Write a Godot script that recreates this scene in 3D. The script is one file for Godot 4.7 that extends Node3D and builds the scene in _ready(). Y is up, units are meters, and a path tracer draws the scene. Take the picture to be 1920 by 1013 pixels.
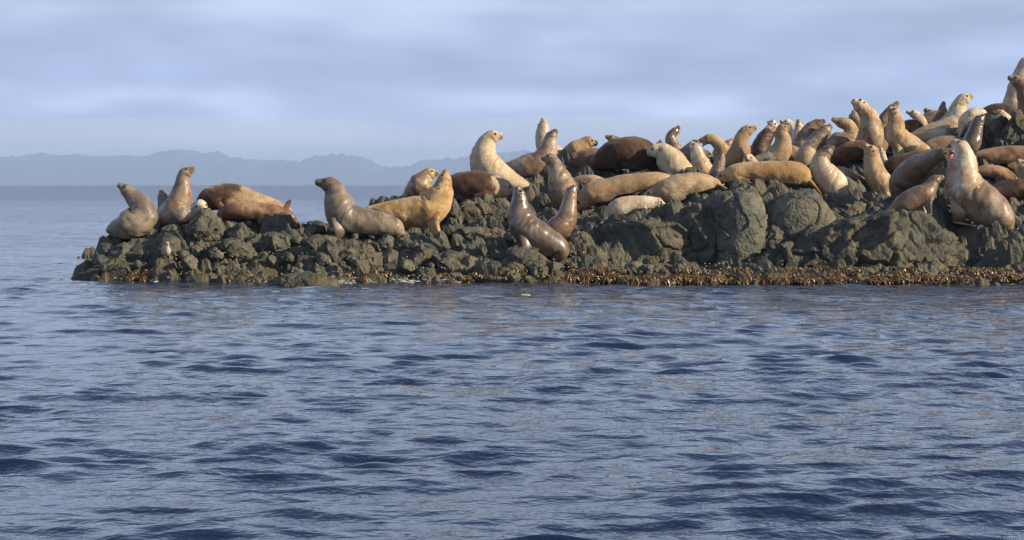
extends Node3D

# ---------------------------------------------------------------- layout numbers
const FOCAL := 3600.0            # focal length measured in pixels of a 1920 pixel wide frame
const EYE := 2.0                 # height of the lens over the water, metres
const PITCH := 0.04453           # downward tilt of the lens, radians

var noise_a := FastNoiseLite.new()
var noise_b := FastNoiseLite.new()
var crack := FastNoiseLite.new()
var cell_a := FastNoiseLite.new()
var cell_b := FastNoiseLite.new()
var M := {}
var used_names := {}
var ctrl: Array[Vector3] = []    # points the ground passes through
var gx0 := -12.0
var gx1 := 16.0
var gz0 := 37.0                  # distances from the lens, so world z is the negative
var gz1 := 62.0
var gstep := 0.3
var gcols := 0
var grows := 0
var coarse := PackedFloat32Array()

func at(px: float, py: float, d: float) -> Vector3:
	var u := (px - 960.0) / FOCAL
	var v := -(py - 506.5) / FOCAL
	var dir := Vector3(u, -sin(PITCH) + cos(PITCH) * v, -cos(PITCH) - sin(PITCH) * v)
	dir *= d / -dir.z
	return dir + Vector3(0, EYE, 0)

func numbered(called: String) -> String:
	if not used_names.has(called):
		used_names[called] = 0
		return called
	used_names[called] += 1
	return "%s_%03d" % [called, used_names[called]]

func tag(o: Node, label: String, category: String, group := "", kind := "") -> void:
	if label: o.set_meta("label", label)
	if category: o.set_meta("category", category)
	if group: o.set_meta("group", group)
	if kind: o.set_meta("kind", kind)

func lin(r: float, g: float, b: float) -> Color:
	return Color(r, g, b).linear_to_srgb()

# ---------------------------------------------------------------- mesh helper
func to_mesh(v: PackedVector3Array, idx: PackedInt32Array, col: PackedColorArray, uv := PackedVector2Array()) -> ArrayMesh:
	var nn := PackedVector3Array()
	nn.resize(v.size())
	var k := 0
	while k < idx.size():
		var a := idx[k]
		var b := idx[k + 1]
		var c := idx[k + 2]
		var f := (v[c] - v[a]).cross(v[b] - v[a])
		nn[a] += f
		nn[b] += f
		nn[c] += f
		k += 3
	for i in nn.size():
		nn[i] = nn[i].normalized() if nn[i].length_squared() > 1e-20 else Vector3.UP
	var arr := []
	arr.resize(Mesh.ARRAY_MAX)
	arr[Mesh.ARRAY_VERTEX] = v
	arr[Mesh.ARRAY_NORMAL] = nn
	arr[Mesh.ARRAY_INDEX] = idx
	if col.size() == v.size(): arr[Mesh.ARRAY_COLOR] = col
	if uv.size() == v.size(): arr[Mesh.ARRAY_TEX_UV] = uv
	var m := ArrayMesh.new()
	m.add_surface_from_arrays(Mesh.PRIMITIVE_TRIANGLES, arr)
	return m

func inst(called: String, m: Mesh, mat: Material, parent: Node) -> MeshInstance3D:
	var o := MeshInstance3D.new()
	o.name = called
	o.mesh = m
	o.material_override = null
	for s in m.get_surface_count():
		o.set_surface_override_material(s, mat)
	parent.add_child(o, true)
	return o

# ---------------------------------------------------------------- textures and materials
func noise_tex(size: int, freq: float, octaves: int, seed_: int, ramp: Gradient, normal := false, strength := 4.0, kind := FastNoiseLite.TYPE_SIMPLEX_SMOOTH) -> NoiseTexture2D:
	var n := FastNoiseLite.new()
	n.noise_type = kind
	n.seed = seed_
	n.frequency = freq
	n.fractal_octaves = octaves
	n.fractal_gain = 0.55
	var t := NoiseTexture2D.new()
	t.width = size
	t.height = size
	t.seamless = true
	t.noise = n
	t.as_normal_map = normal
	t.bump_strength = strength
	if ramp: t.color_ramp = ramp
	return t

func ramp_of(stops: Array) -> Gradient:
	var g := Gradient.new()
	var offs := PackedFloat32Array()
	var cols := PackedColorArray()
	for s in stops:
		offs.append(s[0])
		cols.append(s[1])
	g.offsets = offs
	g.colors = cols
	return g

func grey(x: float) -> Color:
	return Color(x, x, x)

func make_materials() -> void:
	var rock_col := noise_tex(1024, 0.012, 6, 11, ramp_of([[0.0, lin(0.42, 0.42, 0.44)], [0.35, lin(0.72, 0.71, 0.68)], [0.55, lin(0.95, 0.93, 0.86)], [0.72, lin(1.0, 0.97, 0.88)], [1.0, lin(0.6, 0.55, 0.44)]]))
	var rock_bump := noise_tex(1024, 0.012, 6, 23, null)
	(rock_bump.noise as FastNoiseLite).fractal_type = FastNoiseLite.FRACTAL_RIDGED
	var rock := StandardMaterial3D.new()
	rock.resource_name = "wet_basalt"
	rock.albedo_color = Color.WHITE
	rock.vertex_color_use_as_albedo = true
	rock.albedo_texture = rock_col
	rock.uv1_triplanar = true
	rock.uv1_world_triplanar = true
	rock.uv1_scale = Vector3(0.55, 0.55, 0.55)
	rock.heightmap_enabled = true
	rock.heightmap_texture = rock_bump
	rock.heightmap_scale = 3.0
	rock.roughness = 0.72
	rock.metallic_specular = 0.4
	M.rock = rock

	var fur_bump := noise_tex(512, 0.03, 5, 5, null)
	var fur_col := noise_tex(512, 0.014, 5, 77, ramp_of([[0.0, grey(0.78)], [0.45, grey(0.93)], [0.6, grey(1.0)], [1.0, grey(0.9)]]))
	for k in [["dry", 0.78, 0.35, 0.0, 1.6], ["damp", 0.5, 0.45, 0.12, 0.7], ["wet", 0.34, 0.5, 0.4, 0.15]]:
		var f := StandardMaterial3D.new()
		f.resource_name = "fur_" + str(k[0])
		f.vertex_color_use_as_albedo = true
		f.albedo_texture = fur_col
		f.uv1_triplanar = true
		f.uv1_scale = Vector3(1.7, 1.7, 1.7)
		f.heightmap_enabled = true
		f.heightmap_texture = fur_bump
		f.heightmap_scale = k[4]
		f.roughness = 1.0
		# patches of fur are still wet and sleek, others dry
		var lo: float = k[1] * (0.62 if k[0] != "wet" else 0.85)
		var hi: float = minf(k[1] * 1.25, 0.9)
		f.roughness_texture = noise_tex(256, 0.012, 3, 300 + int(k[1] * 100.0), ramp_of([[0.0, grey(lo)], [0.4, grey(lo)], [0.56, grey(hi)], [1.0, grey(hi)]]))
		f.roughness_texture_channel = BaseMaterial3D.TEXTURE_CHANNEL_RED
		f.metallic_specular = k[2]
		if k[3] > 0.0:
			f.clearcoat_enabled = true
			f.clearcoat = k[3]
			f.clearcoat_roughness = 0.22
		else:
			f.rim_enabled = true
			f.rim = 0.25
			f.rim_tint = 0.6
		M[k[0]] = f

	var eye := StandardMaterial3D.new()
	eye.resource_name = "eye"
	eye.albedo_color = lin(0.008, 0.006, 0.005)
	eye.roughness = 0.08
	M.eye = eye
	var nose := StandardMaterial3D.new()
	nose.resource_name = "nose_skin"
	nose.albedo_color = lin(0.025, 0.02, 0.018)
	nose.roughness = 0.4
	M.nose = nose
	var mouth := StandardMaterial3D.new()
	mouth.resource_name = "mouth_skin"
	mouth.albedo_color = lin(0.5, 0.2, 0.18)
	mouth.roughness = 0.4
	M.mouth = mouth

	var water := StandardMaterial3D.new()
	water.resource_name = "sea_water"
	water.albedo_color = lin(0.007, 0.013, 0.038)
	water.roughness = 0.03
	water.metallic_specular = 0.52
	water.normal_enabled = true
	water.normal_texture = noise_tex(1024, 0.02, 4, 91, null, true, 9.0)
	water.normal_scale = 0.42
	M.water = water
	# farther out the ripples are too small for the mesh and live in the surface relief, steeper with every ring
	var ripples := noise_tex(1024, 0.011, 6, 93, null, true, 10.0)
	for k in 6:
		var ring: StandardMaterial3D = water.duplicate()
		ring.normal_texture = ripples
		ring.normal_scale = [0.4, 0.55, 0.75, 1.1, 1.7, 2.6][k]
		M["water_%d" % k] = ring

	var weed := StandardMaterial3D.new()
	weed.resource_name = "rockweed"
	weed.vertex_color_use_as_albedo = true
	weed.albedo_color = Color.WHITE
	weed.roughness = 0.35
	M.weed = weed
	var shell := StandardMaterial3D.new()
	shell.resource_name = "shell"
	shell.vertex_color_use_as_albedo = true
	shell.roughness = 0.6
	M.shell = shell
	var foam := StandardMaterial3D.new()
	foam.resource_name = "foam"
	foam.albedo_color = lin(0.5, 0.52, 0.55)
	foam.roughness = 0.6
	M.foam = foam
	var hill := StandardMaterial3D.new()
	hill.resource_name = "forest"
	hill.vertex_color_use_as_albedo = true
	hill.roughness = 1.0
	M.hill = hill
	var feather := StandardMaterial3D.new()
	feather.resource_name = "feather"
	feather.vertex_color_use_as_albedo = true
	feather.roughness = 0.8
	M.feather = feather
	var leg := StandardMaterial3D.new()
	leg.resource_name = "gull_leg"
	leg.albedo_color = lin(0.35, 0.24, 0.2)
	leg.roughness = 0.6
	M.gull_leg = leg
	var beak := StandardMaterial3D.new()
	beak.resource_name = "gull_beak"
	beak.albedo_color = lin(0.09, 0.07, 0.06)
	beak.roughness = 0.5
	M.beak = beak

# ---------------------------------------------------------------- sky
func make_sky() -> Sky:
	var w := 2048
	var h := 1024
	var data := PackedFloat32Array()
	data.resize(w * h * 4)
	data.fill(1.0)
	var n := FastNoiseLite.new()
	n.seed = 4
	n.frequency = 1.0
	n.fractal_octaves = 5
	n.fractal_gain = 0.5
	var m := FastNoiseLite.new()
	m.seed = 9
	m.frequency = 1.0
	m.fractal_octaves = 4
	var stops := [[0.0, Vector3(0.56, 0.69, 0.97)], [1.5, Vector3(0.54, 0.66, 0.93)], [3.0, Vector3(0.42, 0.52, 0.79)], [4.4, Vector3(0.43, 0.52, 0.76)], [6.0, Vector3(0.52, 0.61, 0.80)], [10.0, Vector3(0.65, 0.79, 1.02)], [18.0, Vector3(0.58, 0.72, 0.99)], [30.0, Vector3(0.27, 0.39, 0.64)], [48.0, Vector3(0.11, 0.17, 0.34)], [90.0, Vector3(0.045, 0.075, 0.17)]]
	for r in h:
		var el := (0.5 - (r + 0.5) / h) * 180.0
		var e := maxf(el, 0.0)
		var base := Vector3.ZERO
		for k in range(1, stops.size()):
			if e <= stops[k][0]:
				var t: float = (e - stops[k - 1][0]) / (stops[k][0] - stops[k - 1][0])
				t = t * t * (3.0 - 2.0 * t)
				base = (stops[k - 1][1] as Vector3).lerp(stops[k][1], t)
				break
		if el < -1.0:
			for c in w:
				var o := (r * w + c) * 4
				data[o] = 0.2
				data[o + 1] = 0.26
				data[o + 2] = 0.4
			continue
		var ce := cos(deg_to_rad(e))
		var band := exp(-pow((e - 1.7) / 1.1, 2.0))
		for c in w:
			var az := ((c + 0.5) / w - 0.5) * TAU
			var sx := sin(az) * ce
			var sz := -cos(az) * ce
			# flat layered cloud near the horizon, rounder clouds higher up
			var ey := e * (0.16 if e < 8.0 else 0.16 * 8.0 / e + 0.05 * (1.0 - 8.0 / e))
			var streak := n.get_noise_3d(sx * 3.0, e * 0.55, sz * 3.0) 
			var lump := m.get_noise_3d(sx * 9.0, e * 0.8, sz * 9.0)
			var f := 1.0 + 0.26 * streak + 0.26 * lump + band * 0.7 * maxf(0.0, lump + 0.05)
			var white := clampf(0.45 * streak + 0.25 * lump + 0.35 * band * lump, -0.4, 0.5)
			var col := base * f
			col = col.lerp(Vector3(0.66, 0.73, 0.86), minf(1.0, maxf(0.0, white) * 1.1))
			var o2 := (r * w + c) * 4
			data[o2] = col.x
			data[o2 + 1] = col.y
			data[o2 + 2] = col.z
	var im := Image.create_from_data(w, h, false, Image.FORMAT_RGBAF, data.to_byte_array())
	var p := PanoramaSkyMaterial.new()
	p.panorama = ImageTexture.create_from_image(im)
	var s := Sky.new()
	s.sky_material = p
	return s

# ---------------------------------------------------------------- water
func make_water() -> void:
	var rng := RandomNumberGenerator.new()
	rng.seed = 20
	var wk: Array[Vector2] = []
	var wa := PackedFloat32Array()
	var wp := PackedFloat32Array()
	var wl := PackedFloat32Array()
	var lengths := [5.0, 3.0, 2.0, 1.5, 1.2, 1.0, 0.88, 0.79, 0.72, 0.66, 0.6, 0.55, 0.51, 0.47, 0.43, 0.4, 0.37, 0.34, 0.31, 0.29, 0.26, 0.24, 0.21, 0.19]
	for l in lengths:
		for rep in (1 if l > 1.5 else 2):
			var len_: float = l * rng.randf_range(0.93, 1.07)
			var ang := rng.randfn(0.10, 0.34)
			var k := TAU / len_
			wk.append(Vector2(sin(ang), cos(ang)) * k)
			var slope := 0.018 if len_ > 1.3 else (0.027 if len_ > 0.8 else (0.040 if len_ > 0.5 else (0.050 if len_ > 0.3 else 0.030)))
			wa.append(slope / k)
			wp.append(rng.randf() * TAU)
			wl.append(len_)
	var ds := PackedFloat32Array()
	var d := 6.5
	while d < 260.0:
		ds.append(d)
		d += 0.028 * pow(d / 10.0, 1.2)
	for f in [300.0, 360.0, 450.0, 600.0, 900.0, 1500.0, 3000.0, 7000.0, 17500.0]:
		ds.append(f)
	var cols := 440
	var rows := ds.size()
	var v := PackedVector3Array()
	var uv := PackedVector2Array()
	var idx := PackedInt32Array()
	v.resize(rows * (cols + 1))
	uv.resize(rows * (cols + 1))
	var nw := wk.size()
	var gust := FastNoiseLite.new()
	gust.seed = 31
	gust.frequency = 0.11
	for r in rows:
		var dd := ds[r]
		var half := dd * 0.46 + 3.0
		var cell := maxf(0.028 * pow(dd / 10.0, 1.2), 2.0 * half / cols)
		var amps := PackedFloat32Array()
		var last := 0
		for i in nw:
			var fade := clampf((wl[i] / cell - 2.2) / 2.0, 0.0, 1.0)
			amps.append(wa[i] * fade * (1.0 if dd < 200.0 else clampf((300.0 - dd) / 100.0, 0.0, 1.0)))
			if amps[i] > 0.0: last = i + 1
		for c in cols + 1:
			var x := (2.0 * c / cols - 1.0) * half
			var z := -dd
			var hh := 0.0
			var ox := 0.0
			var oz := 0.0
			var g := clampf(0.92 + 0.45 * gust.get_noise_2d(x, z * 0.8) + 0.8 * gust.get_noise_2d(x * 3.0 + 60.0, z * 3.2), 0.5, 1.7)
			for i in last:
				var kk := wk[i]
				var ph := kk.x * x + kk.y * z + wp[i]
				var a := amps[i]
				hh += a * cos(ph)
				var s := a * sin(ph) / wl[i]
				ox -= s * kk.x * wl[i] / 6.2832 * wl[i]
				oz -= s * kk.y * wl[i] / 6.2832 * wl[i]
			v[r * (cols + 1) + c] = Vector3(x + ox * g * 0.8, hh * g - (0.0), z + oz * g * 0.8)
			uv[r * (cols + 1) + c] = Vector2(x / 7.0, z / 4.0)
	var cut := [0, 0, 0, 0, 0, 0]
	for r in rows - 1:
		for q in 6:
			if ds[r] < [21.0, 27.0, 35.0, 60.0, 100.0, 170.0][q]: cut[q] = (r + 1) * cols * 6
		for c in cols:
			var a2 := r * (cols + 1) + c
			var b2 := a2 + 1
			var c2 := a2 + cols + 1
			var d2 := c2 + 1
			idx.append_array(PackedInt32Array([a2, c2, b2, b2, c2, d2]))
	var whole := to_mesh(v, idx, PackedColorArray(), uv).surface_get_arrays(0)
	var m := ArrayMesh.new()
	var arr := whole.duplicate()
	for q in 7:
		arr[Mesh.ARRAY_INDEX] = idx.slice(0 if q == 0 else cut[q - 1], idx.size() if q == 6 else cut[q])
		m.add_surface_from_arrays(Mesh.PRIMITIVE_TRIANGLES, arr)
	var o := inst("sea_water", m, M.water, self)
	for q in 6: o.set_surface_override_material(q + 1, M["water_%d" % q])
	tag(o, "dark blue choppy sea water round the rocks", "sea", "", "structure")

# ---------------------------------------------------------------- ground of the islet
func cp(px: float, py: float, d: float) -> void:
	ctrl.append(at(px, py, d))

func build_ground_grid() -> void:
	for p in [[180, 492, 41.0], [300, 482, 40.5], [400, 478, 40.5], [230, 462, 41.6], [330, 440, 41.7], [390, 425, 41.8], [450, 445, 42.0], [540, 435, 42.4], [480, 482, 40.5], [580, 436, 42.6], [650, 492, 40.2], [640, 455, 41.4], [740, 455, 41.4], [800, 450, 42.3], [850, 440, 42.3], [800, 492, 40.3], [560, 442, 43.5], [700, 440, 43.5],
			[900, 405, 43.8], [880, 390, 44.5], [960, 380, 44.8], [900, 445, 42.0], [930, 485, 40.7], [1010, 497, 40.2], [1060, 500, 40.2], [1000, 513, 39.7], [1090, 480, 41.2], [1120, 455, 41.9], [1050, 405, 43.4], [1050, 348, 46.5], [960, 348, 46.5], [1020, 335, 48.5],
			[1120, 415, 43.3], [1180, 412, 43.0], [1160, 340, 46.5], [1250, 335, 46.3], [1250, 395, 43.3], [1110, 508, 39.8], [1200, 508, 39.8], [1300, 510, 39.7], [1400, 512, 39.6], [1500, 512, 39.6], [1600, 512, 39.5], [1700, 514, 39.4], [1800, 514, 39.3],
			[1200, 500, 41.0], [1300, 500, 41.0], [1400, 490, 41.2],
			[1340, 360, 43.3], [1430, 355, 43.3], [1520, 365, 43.4], [1400, 315, 47.0], [1300, 325, 47.0], [1480, 305, 48.0], [1560, 390, 42.9], [1600, 385, 43.4], [1640, 390, 43.4], [1700, 385, 43.6],
			[1750, 490, 41.4], [1600, 495, 41.2], [1850, 490, 41.2], [1500, 490, 41.0], [1690, 490, 41.3], [1720, 480, 41.8], [1900, 470, 40.8], [2000, 470, 40.8],
			[1640, 330, 46.3], [1700, 325, 46.0], [1560, 335, 46.3], [1600, 285, 49.0], [1680, 295, 48.0], [1750, 275, 48.5], [1800, 300, 46.5], [1850, 300, 47.0], [1900, 315, 46.0], [1900, 350, 44.3], [1850, 400, 43.4], [1915, 415, 42.8], [2000, 400, 43.0], [2000, 300, 47.0],
			[1680, 255, 51.0], [1750, 245, 52.0], [1800, 240, 52.0], [1850, 235, 51.0], [1900, 215, 53.0], [2000, 200, 54.0], [2100, 190, 55.0], [2100, 300, 47.0], [2100, 450, 42.0], [1500, 290, 51.0], [1420, 300, 51.0], [1300, 315, 51.0], [1250, 310, 50.5], [1020, 330, 51.0], [1100, 325, 51.0],
			[1900, 235, 58.0], [1700, 265, 58.0], [1500, 300, 57.0], [1300, 325, 56.0], [1100, 338, 55.0]]:
		cp(p[0], p[1], p[2])
	# the waterline and the bottom before and behind it
	for p in [[135, 523], [210, 526], [300, 528], [400, 529], [500, 530], [640, 531], [750, 529], [850, 530], [1000, 532], [1100, 531], [1200, 532], [1300, 531], [1400, 531], [1500, 532], [1600, 533], [1750, 534], [1850, 535], [1950, 535], [2050, 535], [2150, 536]]:
		var d: float = 2.0 * FOCAL / (p[1] - 346.0)
		var w := at(p[0], p[1], d)
		ctrl.append(Vector3(w.x, 0.03, w.z))
		ctrl.append(Vector3(w.x, -0.35, w.z + 0.8))
		ctrl.append(Vector3(w.x, -0.7, w.z + 1.8))
	for p in [[60, 41.0], [60, 43.0], [110, 41.5], [110, 42.8], [150, 43.4], [220, 44.0], [300, 44.6], [400, 45.0], [500, 45.3], [600, 45.6], [700, 46.6], [790, 48.5], [860, 51.0], [930, 54.0]]:
		var x: float = (p[0] - 960.0) / FOCAL * p[1]
		ctrl.append(Vector3(x, -0.35, -p[1]))
		ctrl.append(Vector3(x, -0.7, -p[1] - 1.5))
	gcols = int((gx1 - gx0) / gstep) + 2
	grows = int((gz1 - gz0) / gstep) + 2
	coarse.resize(gcols * grows)
	for r in grows:
		for c in gcols:
			var x := gx0 + c * gstep
			var z := -(gz0 + r * gstep)
			var sw := 0.0
			var sy := 0.0
			for q in ctrl:
				var dx := q.x - x
				var dz := q.z - z
				var d2 := dx * dx + dz * dz + 0.03
				var wt := 1.0 / (d2 * d2 * d2)
				sw += wt
				sy += wt * q.y
			coarse[r * gcols + c] = sy / sw

func ground_y(x: float, z: float) -> float:
	var u := clampf((x - gx0) / gstep, 0.0, gcols - 1.01)
	var w := clampf((-z - gz0) / gstep, 0.0, grows - 1.01)
	var i := int(u)
	var j := int(w)
	u -= i
	w -= j
	u = u * u * (3.0 - 2.0 * u) * 0.5 + u * 0.5
	w = w * w * (3.0 - 2.0 * w) * 0.5 + w * 0.5
	var a := lerpf(coarse[j * gcols + i], coarse[j * gcols + i + 1], u)
	var b := lerpf(coarse[(j + 1) * gcols + i], coarse[(j + 1) * gcols + i + 1], u)
	return lerpf(a, b, w)

func h01(i: int, j: int, s: int) -> float:
	var n := (i * 374761393 + j * 668265263 + s * 974634777) & 0x7fffffff
	n = ((n ^ (n >> 13)) * 1274126177) & 0x7fffffff
	return float((n ^ (n >> 16)) & 0xffff) / 65535.0

# broken blocks: every cell of a jittered grid is a tilted face, with a gap where two meet
func blocks(x: float, z: float, cell: float, s: int) -> float:
	var gi := int(floor(x / cell))
	var gj := int(floor(z / cell))
	var d1 := 1e9
	var d2 := 1e9
	var bi := 0
	var bj := 0
	var bx := 0.0
	var bz := 0.0
	for j in range(gj - 1, gj + 2):
		for i in range(gi - 1, gi + 2):
			var cx := (i + 0.1 + 0.8 * h01(i, j, s)) * cell
			var cz := (j + 0.1 + 0.8 * h01(i, j, s + 1)) * cell
			var q := (cx - x) * (cx - x) + (cz - z) * (cz - z)
			if q < d1:
				d2 = d1
				d1 = q
				bi = i
				bj = j
				bx = x - cx
				bz = z - cz
			elif q < d2:
				d2 = q
	var edge := (sqrt(d2) - sqrt(d1)) / cell
	var y := (h01(bi, bj, s + 2) - 0.5) * 0.55 * cell + (h01(bi, bj, s + 3) - 0.5) * 1.1 * bx + (h01(bi, bj, s + 4) - 0.5) * 1.1 * bz
	return y - 0.36 * cell * (1.0 - smoothstep(0.0, 0.24, edge))

func rock_colour(p: Vector3, tone: float) -> Color:
	var n := noise_a.get_noise_3d(p.x * 1.3, p.y * 1.3, p.z * 1.3)
	var m := noise_b.get_noise_3d(p.x * 4.0, p.y * 4.0, p.z * 4.0)
	var c := Vector3(0.106, 0.101, 0.077).lerp(Vector3(0.060, 0.066, 0.058), clampf(0.5 + n * 1.4, 0.0, 1.0))
	c *= tone * (1.0 + 0.5 * m)
	# olive and rust coloured algae grows in patches on the stone close to the tide line
	var alg := smoothstep(0.05, 0.22, m + 0.35 * n + 0.25 - p.y * 0.9)
	c = c.lerp(Vector3(0.085, 0.070, 0.028), alg * 0.75)
	var rust := smoothstep(0.2, 0.34, noise_b.get_noise_3d(p.x * 2.1 + 40.0, p.y * 2.1, p.z * 2.1))
	c = c.lerp(Vector3(0.17, 0.115, 0.07), rust * 0.35)
	return Color(c.x, c.y, c.z)

func make_ground() -> MeshInstance3D:
	var xs := PackedFloat32Array()
	var x := gx0 + 0.3
	while x < gx1 - 0.5:
		xs.append(x)
		x += 0.07
	var ds := PackedFloat32Array()
	var d := gz0 + 0.3
	while d < gz1 - 0.5:
		ds.append(d)
		d += 0.06 if d < 44.5 else 0.17
	var v := PackedVector3Array()
	var col := PackedColorArray()
	var idx := PackedInt32Array()
	var nx := xs.size()
	for dd in ds:
		for xx in xs:
			var wx := xx + 0.10 * noise_a.get_noise_2d(xx * 2.0, dd * 2.0)
			var wz := -dd + 0.10 * noise_a.get_noise_2d(xx * 2.0 + 50.0, dd * 2.0)
			var y := ground_y(xx, -dd)
			y += 0.75 * blocks(wx * 0.9, wz, 0.62, 7) + 0.9 * blocks(wx, wz, 0.27, 17)
			y += 0.03 * noise_b.get_noise_2d(xx * 6.0, dd * 6.0)
			var p := Vector3(xx, y, -dd)
			v.append(p)
			col.append(rock_colour(p, 1.0))
	for r in ds.size() - 1:
		for c in nx - 1:
			var a := r * nx + c
			idx.append_array(PackedInt32Array([a, a + nx, a + 1, a + 1, a + nx, a + nx + 1]))
	# every facet of the broken stone has its own edges
	var fv := PackedVector3Array()
	var fc := PackedColorArray()
	fv.resize(idx.size())
	fc.resize(idx.size())
	for k in idx.size():
		fv[k] = v[idx[k]]
		fc[k] = col[idx[k]]
		idx[k] = k
	var o := inst("rock_islet", to_mesh(fv, idx, fc), M.rock, self)
	tag(o, "low dark grey rock islet of broken blocks that the sea lions lie on", "rock islet", "", "structure")
	return o

# ---------------------------------------------------------------- boulders and stones
var ico := {}
func icosphere(level: int) -> Array:
	if ico.has(level): return ico[level]
	var t := (1.0 + sqrt(5.0)) / 2.0
	var v: Array[Vector3] = []
	for q in [[-1, t, 0], [1, t, 0], [-1, -t, 0], [1, -t, 0], [0, -1, t], [0, 1, t], [0, -1, -t], [0, 1, -t], [t, 0, -1], [t, 0, 1], [-t, 0, -1], [-t, 0, 1]]:
		v.append(Vector3(q[0], q[1], q[2]).normalized())
	var f := PackedInt32Array([0, 11, 5, 0, 5, 1, 0, 1, 7, 0, 7, 10, 0, 10, 11, 1, 5, 9, 5, 11, 4, 11, 10, 2, 10, 7, 6, 7, 1, 8, 3, 9, 4, 3, 4, 2, 3, 2, 6, 3, 6, 8, 3, 8, 9, 4, 9, 5, 2, 4, 11, 6, 2, 10, 8, 6, 7, 9, 8, 1])
	for l in level:
		var mid := {}
		var g := PackedInt32Array()
		for k in range(0, f.size(), 3):
			var m := [0, 0, 0]
			for e in 3:
				var a := f[k + e]
				var b := f[k + (e + 1) % 3]
				var key := mini(a, b) * 1000003 + maxi(a, b)
				if not mid.has(key):
					mid[key] = v.size()
					v.append((v[a] + v[b]).normalized())
				m[e] = mid[key]
			g.append_array(PackedInt32Array([f[k], m[0], m[2], f[k + 1], m[1], m[0], f[k + 2], m[2], m[1], m[0], m[1], m[2]]))
		f = g
	# Godot's front faces run clockwise
	for k in range(0, f.size(), 3):
		var s := f[k + 1]
		f[k + 1] = f[k + 2]
		f[k + 2] = s
	ico[level] = [v, f]
	return ico[level]

func rock_mesh(level: int, size: Vector3, n_planes: int, seed_: int, extra: Array, rough: float, origin: Vector3, tone: float, sharp := 26.0) -> ArrayMesh:
	var rng := RandomNumberGenerator.new()
	rng.seed = seed_
	var planes: Array[Vector4] = []
	for k in n_planes:
		var n := Vector3(rng.randfn(), rng.randfn() * 0.8, rng.randfn()).normalized()
		planes.append(Vector4(n.x, n.y, n.z, rng.randf_range(0.62, 0.95)))
	for e in extra:
		var n := Vector3(e[0], e[1], e[2]).normalized()
		planes.append(Vector4(n.x, n.y, n.z, e[3]))
	var src := icosphere(level)
	var v := PackedVector3Array()
	var col := PackedColorArray()
	var big := maxf(size.x, maxf(size.y, size.z))
	for dir: Vector3 in src[0]:
		var s := 1.0
		for q in planes:
			var c := dir.x * q.x + dir.y * q.y + dir.z * q.z
			if c > 0.05:
				s += pow(c / q.w, sharp)
		var p := dir * pow(s, -1.0 / sharp) * size
		var w := origin + p
		var fs := minf(big, 1.0)
		# broken along joints: each block stands a little proud of or behind its neighbours
		var q := (w + Vector3(noise_a.get_noise_3d(w.x * 2.0, w.y * 2.0, w.z * 2.0), noise_a.get_noise_3d(w.y * 2.0, w.z * 2.0, w.x * 2.0), noise_a.get_noise_3d(w.z * 2.0, w.x * 2.0, w.y * 2.0)) * 0.16) * (1.0 / lerpf(fs, 1.0, 0.4))
		q = Vector3(q.x * 0.95 + q.y * 0.3, q.y * 0.85 - q.x * 0.25, q.z)
		var nn := noise_a.get_noise_3d(w.x * 1.7, w.y * 1.7, w.z * 1.7) * 0.08 * fs + noise_b.get_noise_3d(w.x * 5.0, w.y * 5.0, w.z * 5.0) * 0.025 * fs
		nn += cell_a.get_noise_3d(q.x, q.y, q.z) * 0.12 * fs + cell_b.get_noise_3d(q.x, q.y, q.z) * 0.05 * fs
		nn -= 0.13 * fs * smoothstep(-0.08, 0.12, noise_a.get_noise_3d(w.x * 1.1 + 30.0, w.y * 1.1, w.z * 1.1)) * (1.0 - smoothstep(-1.0, -0.84, crack.get_noise_3d(q.x, q.y, q.z)))
		p += dir * nn * rough
		v.append(p)
		col.append(rock_colour(origin + p, tone))
	return to_mesh(v, src[1], col)

func boulder(parent: Node, px: float, py: float, d: float, size: Vector3, turn: Vector3, level: int, seed_: int, planes: int, extra: Array, rough: float, tone: float, called := "boulder", sharp := 26.0) -> void:
	var c := at(px, py, d)
	var o := inst(called, rock_mesh(level, size, planes, seed_, extra, rough, c, tone, sharp), M.rock, parent)
	o.position = c
	o.rotation = turn

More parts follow.
